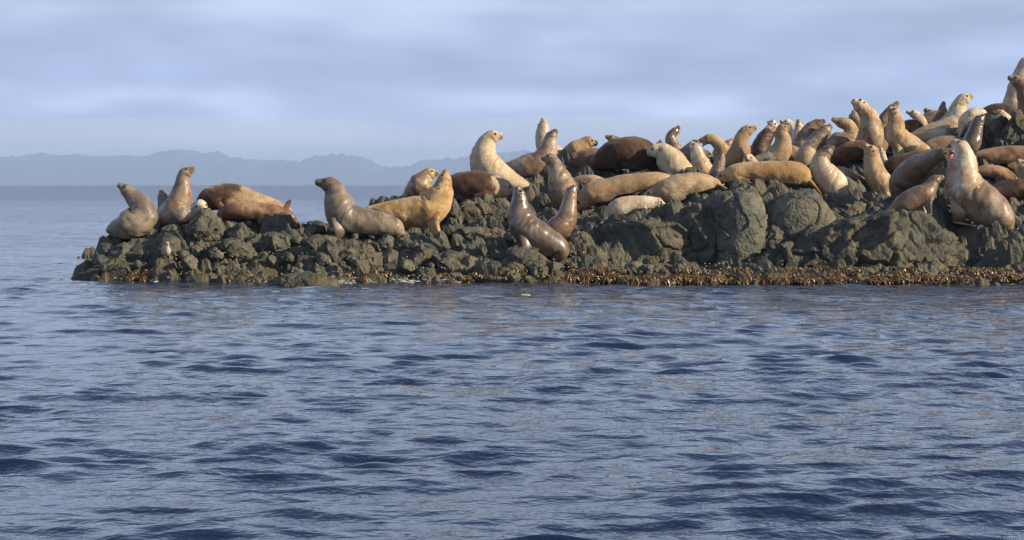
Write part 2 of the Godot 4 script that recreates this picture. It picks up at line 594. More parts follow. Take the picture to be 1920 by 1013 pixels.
func make_boulders(islet: Node) -> void:
	# big masses of the right-hand half
	boulder(islet, 1380, 436, 41.9, Vector3(0.86, 1.06, 0.9), Vector3.ZERO, 6, 3, 3, [[-0.85, 0.0, 0.5, 0.62], [0.35, 0.15, 1, 0.8], [0.0, 1, 0.25, 0.95], [1, 0.1, 0.4, 0.78]], 0.36, 1.4, "boulder", 9.0)
	boulder(islet, 1210, 462, 42.35, Vector3(1.35, 0.72, 1.0), Vector3.ZERO, 6, 4, 4, [[-0.72, 0.0, 0.8, 0.62], [0.1, 1, 0.1, 0.82], [-0.9, 0.2, 0.3, 0.85]], 0.6, 0.9)
	boulder(islet, 1300, 455, 42.15, Vector3(0.62, 0.8, 0.72), Vector3(0, 0.1, 0.12), 5, 41, 5, [[-0.75, 0.0, 0.8, 0.6]], 1.1, 0.95)
	boulder(islet, 1512, 420, 42.1, Vector3(0.95, 0.86, 0.85), Vector3.ZERO, 6, 8, 4, [[0.4, 0.5, 0.8, 0.78], [0.1, -0.1, 1, 0.74], [-0.2, 1, 0.2, 0.86]], 0.22, 1.4, "boulder", 9.0)
	boulder(islet, 1440, 465, 41.7, Vector3(0.55, 0.5, 0.5), Vector3(0.1, 0.3, 0.0), 5, 12, 7, [[0.2, 0.1, 1, 0.66]], 1.1, 1.0)
	boulder(islet, 1530, 455, 41.6, Vector3(0.5, 0.42, 0.5), Vector3(0.1, 0.5, 0.1), 5, 13, 7, [], 1.1, 1.05)
	boulder(islet, 1632, 522, 41.2, Vector3(2.72, 1.62, 1.5), Vector3.ZERO, 6, 15, 1, [[-0.5, 0.86, 0.1, 0.72], [-0.5, 0.5, 0.72, 0.76], [0.35, 0.3, 1, 0.8], [0.75, 0.7, 0.1, 0.92], [1, 0.0, 0.1, 0.9]], 1.0, 0.85, "boulder", 12.0)
	boulder(islet, 1480, 505, 41.0, Vector3(0.8, 0.5, 0.7), Vector3(0.0, 0.2, 0.1), 5, 16, 7, [[-0.4, 0.4, 0.8, 0.7]], 1.1, 0.85)
	boulder(islet, 1912, 500, 40.7, Vector3(0.66, 0.82, 0.85), Vector3(0, 0, -0.08), 5, 17, 5, [[-0.3, 0.1, 1, 0.7], [0.45, 1, 0.2, 0.72]], 1.1, 1.0)
	boulder(islet, 2010, 510, 41.0, Vector3(0.8, 0.9, 0.9), Vector3(0, 0.2, 0.1), 4, 19, 7, [], 1.1, 1.0)
	boulder(islet, 1868, 250, 47.4, Vector3(0.36, 0.62, 0.42), Vector3(0, 0.2, 0.15), 5, 21, 5, [[0.3, 0.0, 1, 0.7]], 1.0, 1.05)
	boulder(islet, 1897, 248, 47.0, Vector3(0.34, 0.68, 0.4), Vector3(0, -0.1, -0.42), 5, 22, 5, [[0.3, 0.0, 1, 0.7]], 1.0, 1.05)
	boulder(islet, 1925, 275, 47.0, Vector3(0.4, 0.25, 0.4), Vector3(0, 0.1, 0.0), 4, 23, 7, [], 1.0, 0.9)
	boulder(islet, 1600, 400, 43.0, Vector3(0.42, 0.34, 0.4), Vector3(0, 0.5, 0.3), 5, 24, 8, [], 1.0, 1.1)
	boulder(islet, 1578, 395, 42.9, Vector3(0.36, 0.42, 0.36), Vector3(0.2, 0.1, -0.3), 5, 25, 8, [], 1.0, 1.15)
	boulder(islet, 1640, 400, 43.0, Vector3(0.4, 0.25, 0.4), Vector3(0, 0.9, 0.1), 4, 26, 8, [], 1.0, 1.1)
	# middle
	boulder(islet, 848, 412, 43.7, Vector3(0.22, 0.5, 0.4), Vector3(0, 0.1, 0.1), 5, 31, 5, [], 0.9, 1.1)
	boulder(islet, 905, 412, 44.0, Vector3(0.72, 0.5, 0.7), Vector3(0, 0.1, 0.0), 5, 32, 7, [[-0.3, 0.0, 1, 0.7]], 1.1, 0.9)
	boulder(islet, 900, 450, 42.3, Vector3(0.75, 0.3, 0.6), Vector3(0.1, 0.2, -0.2), 5, 33, 8, [], 1.1, 1.0)
	boulder(islet, 1085, 480, 41.7, Vector3(0.36, 0.5, 0.5), Vector3(0, 0.1, -0.05), 5, 34, 5, [[0.1, 0.3, 1, 0.72]], 0.7, 0.95)
	boulder(islet, 1120, 395, 44.0, Vector3(0.9, 0.3, 0.6), Vector3(0, 0.1, 0.05), 4, 35, 7, [], 1.0, 0.85)
	boulder(islet, 1110, 335, 46.8, Vector3(1.0, 0.18, 0.6), Vector3(0, 0.1, 0.0), 4, 36, 7, [], 1.0, 0.85)
	boulder(islet, 970, 510, 40.15, Vector3(0.72, 0.42, 0.6), Vector3(0, 0.1, 0.25), 5, 37, 7, [[0.2, 0.3, 1, 0.66]], 1.1, 1.1)
	boulder(islet, 1020, 517, 39.95, Vector3(0.5, 0.32, 0.5), Vector3(0, 0.4, -0.2), 5, 38, 7, [[0.3, 0.2, 1, 0.7]], 1.1, 1.15)
	boulder(islet, 1190, 502, 39.9, Vector3(0.2, 0.18, 0.2), Vector3(0.1, 0.3, 0.2), 4, 39, 7, [], 1.0, 1.3)
	boulder(islet, 1225, 508, 39.85, Vector3(0.3, 0.13, 0.25), Vector3(0, 0.1, -0.12), 4, 40, 7, [], 1.0, 1.25)
	# left
	boulder(islet, 383, 424, 41.2, Vector3(0.44, 0.34, 0.42), Vector3(0, 0.2, 0.05), 5, 51, 7, [[0.2, 0.0, 1, 0.7]], 1.0, 1.1)
	boulder(islet, 275, 478, 41.0, Vector3(0.85, 0.42, 0.7), Vector3(0, 0.1, 0.22), 5, 52, 8, [[-0.2, 0.7, 0.7, 0.66]], 1.1, 1.0)
	boulder(islet, 322, 455, 41.2, Vector3(0.36, 0.36, 0.4), Vector3(0, 0.4, 0.1), 5, 53, 8, [], 1.0, 1.15)
	boulder(islet, 200, 510, 40.9, Vector3(0.85, 0.3, 0.6), Vector3(0, 0.1, 0.4), 5, 54, 6, [[0, 1, 0.3, 0.7]], 0.7, 0.9)
	boulder(islet, 230, 510, 40.4, Vector3(0.45, 0.24, 0.4), Vector3(0, 0.3, 0.1), 5, 55, 8, [], 1.1, 0.95)
	boulder(islet, 568, 538, 38.3, Vector3(0.72, 0.32, 0.42), Vector3.ZERO, 5, 56, 1, [[0, 1, 0.2, 0.9]], 0.3, 0.85, "boulder", 10.0)
	boulder(islet, 590, 432, 43.2, Vector3(0.5, 0.24, 0.45), Vector3(0, 0.2, 0.0), 4, 57, 7, [], 1.0, 0.85)
	boulder(islet, 510, 462, 41.3, Vector3(0.6, 0.34, 0.5), Vector3(0, 0.5, 0.05), 5, 58, 9, [], 1.2, 0.95)
	boulder(islet, 690, 490, 40.6, Vector3(0.7, 0.4, 0.55), Vector3(0, 0.2, -0.1), 5, 59, 9, [], 1.2, 1.0)
	boulder(islet, 600, 485, 40.6, Vector3(0.62, 0.4, 0.5), Vector3(0, -0.3, 0.08), 5, 60, 9, [], 1.2, 0.95)
	boulder(islet, 790, 480, 40.7, Vector3(0.55, 0.36, 0.5), Vector3(0, 0.3, -0.2), 5, 61, 9, [], 1.2, 1.05)
	boulder(islet, 860, 500, 40.3, Vector3(0.6, 0.34, 0.5), Vector3(0, 0.2, -0.25), 5, 62, 9, [], 1.2, 1.05)
	boulder(islet, 430, 480, 40.7, Vector3(0.5, 0.36, 0.5), Vector3(0, 0.6, 0.1), 5, 63, 9, [], 1.2, 0.95)

func make_stones(islet: Node) -> void:
	var rng := RandomNumberGenerator.new()
	rng.seed = 77
	var shapes: Array[ArrayMesh] = []
	for k in 14:
		shapes.append(rock_mesh(3, Vector3(1.0, rng.randf_range(0.6, 0.9), rng.randf_range(0.7, 1.0)), 9, 200 + k, [], 0.8, Vector3(k * 3.0, 2.0, k), rng.randf_range(0.85, 1.25), 20.0))
	var placed: Array[Vector3] = []
	var tries := 0
	while placed.size() < 290 and tries < 9000:
		tries += 1
		var px := rng.randf_range(150, 1330) if rng.randf() < 0.82 else rng.randf_range(1330, 1900)
		var d := rng.randf_range(39.0, 42.6) if px < 1080 else rng.randf_range(39.0, 39.9)
		if px > 1330 and rng.randf() < 0.3: d = rng.randf_range(42.8, 44.5)
		var x := (px - 960.0) / FOCAL * d
		var y := ground_y(x, -d)
		if y < 0.0 or y > 1.6 or (px < 215.0 and d > 41.0): continue
		var s := clampf(0.10 * exp(rng.randfn(0.0, 0.45)), 0.06, 0.30)
		if px > 1080: s *= 0.62
		var ok := true
		for q in placed:
			if absf(q.x - x) < s * 1.25 and absf(q.z + d) < s * 1.5:
				ok = false
				break
		if not ok: continue
		placed.append(Vector3(x, y, -d))
		var o := inst("stone", shapes[rng.randi() % shapes.size()], M.rock, islet)
		o.position = Vector3(x, y + s * 0.25, -d)
		o.rotation = Vector3(rng.randf_range(-0.5, 0.5), rng.randf() * TAU, rng.randf_range(-0.5, 0.5))
		o.scale = Vector3(s, s, s) * 1.15

# ---------------------------------------------------------------- sea lions
# colours: back, belly, patches (linear base colours)
var COATS := {
	"tan": [Vector3(0.43, 0.305, 0.165), Vector3(0.28, 0.175, 0.092), Vector3(0.52, 0.41, 0.27)],
	"cream": [Vector3(0.50, 0.41, 0.28), Vector3(0.40, 0.28, 0.16), Vector3(0.58, 0.50, 0.38)],
	"gold": [Vector3(0.44, 0.295, 0.135), Vector3(0.29, 0.165, 0.068), Vector3(0.52, 0.37, 0.19)],
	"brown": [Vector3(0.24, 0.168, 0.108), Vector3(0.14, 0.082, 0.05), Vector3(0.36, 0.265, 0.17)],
	"grey": [Vector3(0.195, 0.155, 0.112), Vector3(0.12, 0.085, 0.058), Vector3(0.26, 0.21, 0.15)],
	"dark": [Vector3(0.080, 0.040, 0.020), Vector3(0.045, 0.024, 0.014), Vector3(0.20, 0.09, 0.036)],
	"wet": [Vector3(0.13, 0.095, 0.066), Vector3(0.10, 0.055, 0.034), Vector3(0.18, 0.135, 0.095)],
	"wettan": [Vector3(0.25, 0.175, 0.11), Vector3(0.16, 0.095, 0.055), Vector3(0.33, 0.25, 0.165)],
	"rust": [Vector3(0.24, 0.14, 0.075), Vector3(0.12, 0.06, 0.032), Vector3(0.34, 0.215, 0.115)],
}

func crv(a: float, b: float, c: float, d: float, t: float) -> float:
	return 0.5 * (2.0 * b + (c - a) * t + (2.0 * a - 5.0 * b + 4.0 * c - d) * t * t + (3.0 * b - a - 3.0 * c + d) * t * t * t)

func crv3(a: Vector3, b: Vector3, c: Vector3, d: Vector3, t: float) -> Vector3:
	return Vector3(crv(a.x, b.x, c.x, d.x, t), crv(a.y, b.y, c.y, d.y, t), crv(a.z, b.z, c.z, d.z, t))

func fur_colour(coat: Array, p: Vector3, seed_: float, dark: float) -> Color:
	var n := noise_a.get_noise_3d(p.x * 2.2 + seed_, p.y * 2.2, p.z * 2.2)
	var m := noise_b.get_noise_3d(p.x * 3.5, p.y * 3.5 + seed_, p.z * 3.5)
	var c: Vector3 = coat[0]
	c = c.lerp(coat[2], smoothstep(0.02, 0.22, n))
	c = c.lerp(coat[1], smoothstep(0.08, 0.2, m + 0.35 * noise_b.get_noise_3d(p.x * 12.0, p.y * 12.0, p.z * 12.0 + seed_)) * 0.8)
	c = c.lerp(coat[1], smoothstep(0.1, 0.24, noise_a.get_noise_3d(p.x * 0.9 + 2.0 * seed_, p.y * 0.9, p.z * 0.9)) * 0.7)
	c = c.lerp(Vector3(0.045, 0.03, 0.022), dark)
	return Color(c.x, c.y, c.z)

# a flat limb: path of points with half width and half thickness
func limb(v: PackedVector3Array, idx: PackedInt32Array, col: PackedColorArray, path: Array, wide: Array, thick: Array, blade: Vector3, coat: Array, seed_: float, origin: Vector3) -> void:
	var seg := 14
	var per := 6
	var first := v.size()
	var rows := 0
	var n := path.size()
	for k in n - 1:
		var p0: Vector3 = path[maxi(k - 1, 0)]
		var p1: Vector3 = path[k]
		var p2: Vector3 = path[k + 1]
		var p3: Vector3 = path[mini(k + 2, n - 1)]
		for s in (per + 1 if k == n - 2 else per):
			var t := float(s) / per
			var c := crv3(p0, p1, p2, p3, t)
			var tg := (crv3(p0, p1, p2, p3, t + 0.05) - crv3(p0, p1, p2, p3, t - 0.05)).normalized()
			var side := (blade - tg * blade.dot(tg)).normalized()
			var flat := tg.cross(side).normalized()
			var ww := lerpf(wide[k], wide[k + 1], t)
			var tt := lerpf(thick[k], thick[k + 1], t)
			for a in seg:
				var an := TAU * a / seg
				v.append(c + side * cos(an) * ww + flat * sin(an) * tt)
				var f := (k + t) / (n - 1)
				col.append(fur_colour(coat, c + origin, seed_, smoothstep(0.5, 0.75, f + 0.2 * noise_b.get_noise_3d(v[-1].x * 8.0, v[-1].y * 8.0, v[-1].z * 8.0)) * 0.5))
			rows += 1
	for r in rows - 1:
		for a in seg:
			var i := first + r * seg + a
			var j := first + r * seg + (a + 1) % seg
			idx.append_array(PackedInt32Array([i, i + seg, j, j, i + seg, j + seg]))
	# close the tip
	var tip := v.size()
	v.append(path[n - 1])
	col.append(col[tip - 1])
	for a in seg:
		idx.append_array(PackedInt32Array([tip - seg + a, tip, tip - seg + (a + 1) % seg]))

var sphere_mesh: SphereMesh
var lion_no := 0

# L: label, coat, skin (dry/damp/wet), distance, facing, ground points, limbs, spine [px, py, r, (dz)], head, nose
func lion_points(L: Dictionary) -> Dictionary:
	var D: float = L.d
	var P: Array[Vector3] = []
	var R: Array[float] = []
	for q in L.s:
		var dz: float = q[3] if q.size() > 3 else 0.0
		var p := at(q[0], q[1], D + dz)
		P.append(p)
		R.append(q[2] * (D + dz) / FOCAL)
	return {"p": P, "r": R}

func lion_ground(L: Dictionary) -> void:
	if L.has("perch"): return    # rests on a boulder, not on the ground
	var q := lion_points(L)
	for k in mini(int(L.g), q.p.size()):
		var c: Vector3 = q.p[k]
		ctrl.append(Vector3(c.x, c.y - q.r[k] * 0.86, c.z))

func make_lion(L: Dictionary) -> void:
	lion_no += 1
	var seed_ := lion_no * 13.7
	var D: float = L.d
	var coat: Array = COATS[L.c]
	var lp := lion_points(L)
	var P: Array[Vector3] = lp.p
	var R: Array[float] = lp.r
	var facing := Vector3.ZERO
	if L.f is Vector3:
		facing = L.f
	else:
		facing = {"L": Vector3(-1, 0, 0), "R": Vector3(1, 0, 0), "C": Vector3(0, 0, 1), "A": Vector3(0, 0, -1), "CL": Vector3(-0.7, 0, 0.7), "CR": Vector3(0.7, 0, 0.7), "AL": Vector3(-0.7, 0, -0.7), "AR": Vector3(0.7, 0, -0.7)}[L.f]
	# the nose is the last spine entry, the head the one before it
	var nose: Vector3 = P.pop_back()
	R.pop_back()
	var head: Vector3 = P[-1]
	var rh: float = R[-1]
	var ln := (nose - head).length()
	if ln < rh * 1.9:
		nose.z += sqrt(maxf(rh * rh * 3.6 - ln * ln, 0.0)) * facing.z * 0.8
	ln = (nose - head).length()
	var hd := (nose - head) / ln
	var hi := P.size() - 1
	for q in [[0.28, 0.92], [0.48, 0.70], [0.68, 0.55], [0.87, 0.47], [0.96, 0.34], [1.0, 0.09]]:
		P.append(head + hd * ln * q[0])
		R.append(rh * q[1])
	# round off the tail
	var t0 := (P[1] - P[0]).normalized()
	P.insert(0, P[0] - t0 * R[0] * 0.75)
	R.insert(0, R[0] * 0.45)
	P.insert(0, P[0] - t0 * R[1] * 0.25)
	R.insert(0, R[1] * 0.08)
	hi += 2
	var n := P.size()
	var base := P[2]
	base.y -= R[2]
	# sample
	var seg := 36
	var C: Array[Vector3] = []
	var RR := PackedFloat32Array()
	var K := PackedFloat32Array()
	for k in n - 1:
		var per := 4 if k < 2 else (9 if k < hi else 4)
		for s in (per + 1 if k == n - 2 else per):
			var t := float(s) / per
			var a := maxi(k - 1, 0)
			var d := mini(k + 2, n - 1)
			C.append(crv3(P[a], P[k], P[k + 1], P[d], t))
			RR.append(maxf(crv(R[a], R[k], R[k + 1], R[d], t), 0.002))
			K.append(k + t)
	var nr := C.size()
	var T: Array[Vector3] = []
	for i in nr:
		T.append((C[mini(i + 1, nr - 1)] - C[maxi(i - 1, 0)]).normalized())
	# frames carried along the spine without twist
	var hint := Vector3.UP - facing * 0.5
	if L.has("up"): hint = L.up
	var dors := (hint - T[0] * hint.dot(T[0])).normalized()
	var DD: Array[Vector3] = []
	var twist := deg_to_rad(float(L.get("twist", 0.0)))
	var gpts := mini(int(L.g), hi - 2)
	var kt := float(gpts + 1)
	for i in nr:
		dors = (dors - T[i] * dors.dot(T[i])).normalized()
		var ft := smoothstep(kt, float(hi), K[i]) * twist
		DD.append(dors.rotated(T[i], ft))
	var v := PackedVector3Array()
	var col := PackedColorArray()
	var idx := PackedInt32Array()
	var arc := 0.0
	var sh_k := float(L.get("sh", gpts + 1))      # spine place of the shoulder
	for i in nr:
		if i > 0: arc += (C[i] - C[i - 1]).length()
		var S := T[i].cross(DD[i]).normalized()
		var hk := clampf((K[i] - hi) / (n - 1.0 - hi), 0.0, 1.0) if K[i] > hi else 0.0
		var neck := smoothstep(kt, kt + 0.8, K[i]) * (1.0 - smoothstep(hi - 0.3, float(hi), K[i]))
		var bend := 0.0
		if i > 2 and i < nr - 3:
			bend = (T[i + 2] - T[i - 2]).length() / maxf((C[i + 2] - C[i - 2]).length(), 0.01) * RR[i]
		var wl := 1.06 - 0.15 * smoothstep(kt, float(hi), K[i])
		if hk > 0.0: wl = lerpf(0.95, 1.06, smoothstep(0.35, 0.85, hk))
		var shoulder := exp(-pow((K[i] - sh_k) / 0.55, 2.0))
		for a in seg:
			var an := TAU * a / seg
			var ca := cos(an)
			var sa := sin(an)
			var r := RR[i]
			r *= 1.0 + 0.07 * shoulder * absf(ca) * (1.0 - 0.5 * maxf(sa, 0.0))
			var hh := 1.0
			if hk > 0.0:
				# brow over the eyes, flatter bridge, fuller cheeks and whisker pads, chin tucked in
				if sa > 0.0: hh = 1.0 - 0.10 * smoothstep(0.35, 0.7, hk)
				else: hh = 1.0 - 0.12 * smoothstep(0.5, 0.95, hk)
				r *= 1.0 + 0.10 * exp(-pow((hk - 0.3) / 0.12, 2.0)) * exp(-pow((sa - 0.62) / 0.22, 2.0))
				r *= 1.0 - 0.13 * exp(-pow((hk - 0.42) / 0.08, 2.0)) * exp(-pow((sa - 0.42) / 0.2, 2.0))
				r *= 1.0 + 0.10 * exp(-pow((hk - 0.78) / 0.12, 2.0)) * exp(-pow((sa + 0.15) / 0.35, 2.0))
				# the slit of the mouth
				r *= 1.0 - 0.13 * exp(-pow((sa + 0.52) / 0.09, 2.0)) * smoothstep(0.42, 0.55, hk) * (1.0 - smoothstep(0.94, 1.0, hk))
			var off := S * ca * r * wl + DD[i] * sa * r * hh
			var p := C[i] + off
			if hk > 0.0: p -= DD[i] * rh * 0.10 * smoothstep(0.3, 0.8, hk)
			var nse := noise_a.get_noise_3d(p.x * 3.2 + seed_, p.y * 3.2, p.z * 3.2) * 0.10 + noise_b.get_noise_3d(p.x * 5.0, p.y * 5.0 + seed_, p.z * 5.0) * 0.045
			p += off * nse * (1.0 - 0.75 * hk)
			# folds of skin where the neck and the flank bend
			var inner := maxf(0.0, off.normalized().dot((C[mini(i + 3, nr - 1)] + C[maxi(i - 3, 0)] - 2.0 * C[i]).normalized())) if bend > 0.15 else 0.0
			var cr := noise_a.get_noise_3d(arc * 9.0 + seed_ * 3.0, ca * 0.75, sa * 0.75)
			var cr2 := noise_b.get_noise_3d(arc * 7.0 + seed_, ca * 0.9, sa * 0.9)
			var fold := (1.0 - smoothstep(0.0, 0.09, absf(cr))) * (0.022 + 0.030 * neck + 0.07 * inner * minf(bend, 1.0))
			fold += (1.0 - smoothstep(0.0, 0.08, absf(cr2))) * (0.008 + 0.016 * neck)
			p -= off * fold * (1.0 - hk)
			# the weight of a lying body flattens it on the rock
			if K[i] < gpts + 1.5:
				var gy := C[i].y - RR[i] * 0.72
				if p.y < gy:
					p.y = gy - (gy - p.y) * 0.25
					p += Vector3(off.x, 0, off.z) * 0.14
			v.append(p - base)
			var dk := 0.0
			if hk > 0.0:
				dk = smoothstep(0.72, 0.9, hk + 0.15 * noise_b.get_noise_3d(p.x * 20.0, p.y * 20.0, p.z * 20.0)) * 0.45
				dk = maxf(dk, 0.75 * exp(-pow((sa + 0.52) / 0.07, 2.0)) * smoothstep(0.45, 0.55, hk))
			var cc := fur_colour(coat, p, seed_, dk)
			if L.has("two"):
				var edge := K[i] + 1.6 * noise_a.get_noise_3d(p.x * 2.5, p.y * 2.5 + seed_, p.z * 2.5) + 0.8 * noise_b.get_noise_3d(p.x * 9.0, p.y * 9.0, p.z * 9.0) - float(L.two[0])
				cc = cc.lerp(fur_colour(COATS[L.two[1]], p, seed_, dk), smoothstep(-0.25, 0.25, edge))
			col.append(cc)
	for i in nr - 1:
		for a in seg:
			var q0 := i * seg + a
			var q1 := i * seg + (a + 1) % seg
			idx.append_array(PackedInt32Array([q0, q0 + seg, q1, q1, q0 + seg, q1 + seg]))
	# end caps
	var tail_i := v.size()
	v.append(C[0] - base)
	col.append(col[0])
	var nose_i := v.size()
	v.append(C[nr - 1] - base - DD[nr - 1] * rh * 0.10)
	col.append(col[tail_i - 1])
	for a in seg:
		idx.append_array(PackedInt32Array([a, (a + 1) % seg, tail_i]))
		idx.append_array(PackedInt32Array([(nr - 1) * seg + a, nose_i, (nr - 1) * seg + (a + 1) % seg]))
	# fore flippers
	var si := 0
	for i in nr:
		if K[i] <= sh_k: si = i
	var sr := RR[si]
	var sc := clampf(sr / 0.28, 0.45, 1.5)
	var Ssh := T[si].cross(DD[si]).normalized()
	var fl: int = L.get("fl", 1)
	if fl > 0:
		for side in [-1.0, 1.0]:
			var lat: Vector3 = Ssh * side
			var belly := -DD[si]
			var root: Vector3 = C[si] + lat * sr * 0.62 + belly * sr * 0.25
			var flat_fwd := Vector3(T[si].x, 0, T[si].z)
			var path := []
			if fl == 1:
				var out := Vector3(lat.x, 0, lat.z).normalized()
				var fwd := facing
				root = C[si] + lat * sr * 0.55 + belly * sr * 0.35
				var foot := C[si] + lat * sr * 0.72 + fwd * sr * 0.35
				foot.y = maxf(ground_y(foot.x, foot.z) + 0.02, C[si].y - sr * 2.2)
				var elbow := root.lerp(foot, 0.5) + lat * sr * 0.22 - fwd * sr * 0.12
				elbow.y = root.y * 0.5 + foot.y * 0.5
				var hand := foot + (out * 0.45 - fwd * 0.55) * 0.17 * sc
				var tip := foot + (out * 0.5 - fwd * 0.85) * 0.38 * sc
				hand.y = foot.y + 0.012
				tip.y = foot.y - 0.02
				path = [root, elbow, foot + Vector3(0, 0.04 * sc, 0), hand, tip]
			else:
				var back := -T[si]
				var p1: Vector3 = C[si] + lat * sr * 1.0 + belly * sr * 0.55 + back * sr * 0.4
				var p2: Vector3 = C[si] + lat * sr * 1.12 + belly * sr * 0.85 + back * sr * 1.1
				var p3: Vector3 = C[si] + lat * sr * 1.15 + belly * sr * 0.92 + back * sr * 1.7
				path = [root, p1, p2, p3]
			for k in path.size(): path[k] = path[k] - base
			if fl == 1: limb(v, idx, col, path, [0.17 * sc, 0.115 * sc, 0.07 * sc, 0.10 * sc, 0.035 * sc], [0.09 * sc, 0.045 * sc, 0.028 * sc, 0.018, 0.008], facing * 0.75 + Vector3(lat.x, 0.15, lat.z) * 0.6, coat, seed_, base)
			else: limb(v, idx, col, path, [0.15 * sc, 0.12 * sc, 0.10 * sc, 0.035 * sc], [0.09 * sc, 0.045 * sc, 0.03 * sc, 0.01], T[si].cross(lat), coat, seed_, base)
	for q in L.get("extra", []):
		# a limb held out of its usual place: pixel points and half widths
		var path := []
		var wide := []
		var thick := []
		for e in q:
			var dz: float = e[3] if e.size() > 3 else 0.0
			path.append(at(e[0], e[1], D + dz) - base)
			wide.append(e[2] * D / FOCAL)
			thick.append(maxf(e[2] * D / FOCAL * 0.4, 0.012))
		limb(v, idx, col, path, wide, thick, Vector3(0.2, 1, 0.1), coat, seed_, base)
	# hind flippers
	if L.get("hind", 1) > 0:
		var hs := clampf(R[2] / 0.14, 0.6, 1.2)
		var Sd := T[3].cross(DD[3]).normalized()
		for side in [-1.0, 1.0]:
			var b0: Vector3 = P[2] + Sd * side * R[2] * 0.35
			var b1: Vector3 = P[1] + Sd * side * R[2] * 0.7 - Vector3(0, R[2] * 0.4, 0)
			var b2: Vector3 = b1 + (-t0 * 0.6 + Sd * side * 0.55) * 0.26 * hs
			b2.y = maxf(ground_y(b2.x, b2.z) + 0.02, b1.y - 0.25)
			limb(v, idx, col, [b0 - base, b1 - base, b2 - base], [R[2] * 0.5, 0.075 * hs, 0.045 * hs], [R[2] * 0.4, 0.04 * hs, 0.012], Sd + Vector3(0, 0.05, 0), coat, seed_, base)
	var o := inst(numbered("sea_lion"), to_mesh(v, idx, col), M[L.m], self)
	o.position = base
	tag(o, L.l, "sea lion", "sea lions hauled out on the rock islet")
	# eyes, ears and nose
	var Dh := DD[nr - 8]
	for i in nr:
		if K[i] <= hi + 1.6: Dh = DD[i]
	var Sh := hd.cross(Dh).normalized()
	for side in [-1.0, 1.0]:
		var e := inst("eye", sphere_mesh, M.eye, o)
		e.position = head + hd * ln * 0.40 + Sh * side * rh * 0.66 + Dh * rh * 0.30 - base
		e.scale = Vector3.ONE * clampf(rh * 0.19, 0.018, 0.038)
		var ear := inst("ear", M.ear, M[L.m], o)
		var dirn: Vector3 = (Sh * side * 0.8 - hd * 0.7 - Dh * 0.1).normalized()
		ear.position = head + hd * ln * 0.02 + Sh * side * rh * 0.86 + Dh * rh * 0.22 - base
		var bx := dirn.cross(Dh).normalized()
		ear.basis = Basis(bx, dirn, bx.cross(dirn)).scaled_local(Vector3(1, 1, 0.6) * clampf(rh * 0.35, 0.03, 0.06))
	var nz := inst("nose", sphere_mesh, M.nose, o)
	nz.position = nose - hd * rh * 0.16 - Dh * rh * 0.02 - base
	nz.basis = Basis(Sh, Dh, -hd).scaled_local(Vector3(0.30, 0.22, 0.2) * rh)
	if L.has("open"):
		# open jaws: the lower jaw hangs under the muzzle with the pink mouth between
		var jd := (hd - Dh * 0.75).normalized()
		var jaw_v := PackedVector3Array()
		var jaw_c := PackedColorArray()
		var jaw_i := PackedInt32Array()
		var j0 := head + hd * ln * 0.2 - Dh * rh * 0.5 - base
		limb(jaw_v, jaw_i, jaw_c, [j0, j0 + jd * ln * 0.4, j0 + jd * ln * 0.7], [rh * 0.6, rh * 0.45, rh * 0.25], [rh * 0.3, rh * 0.18, rh * 0.08], Sh, coat, seed_, base)
		inst("jaw", to_mesh(jaw_v, jaw_i, jaw_c), M[L.m], o)
		var mo := inst("mouth", sphere_mesh, M.mouth, o)
		mo.position = head + hd * ln * 0.48 - Dh * rh * 0.66 - base
		mo.basis = Basis(Sh, Dh, -hd).scaled_local(Vector3(0.42, 0.4, 0.6) * rh)

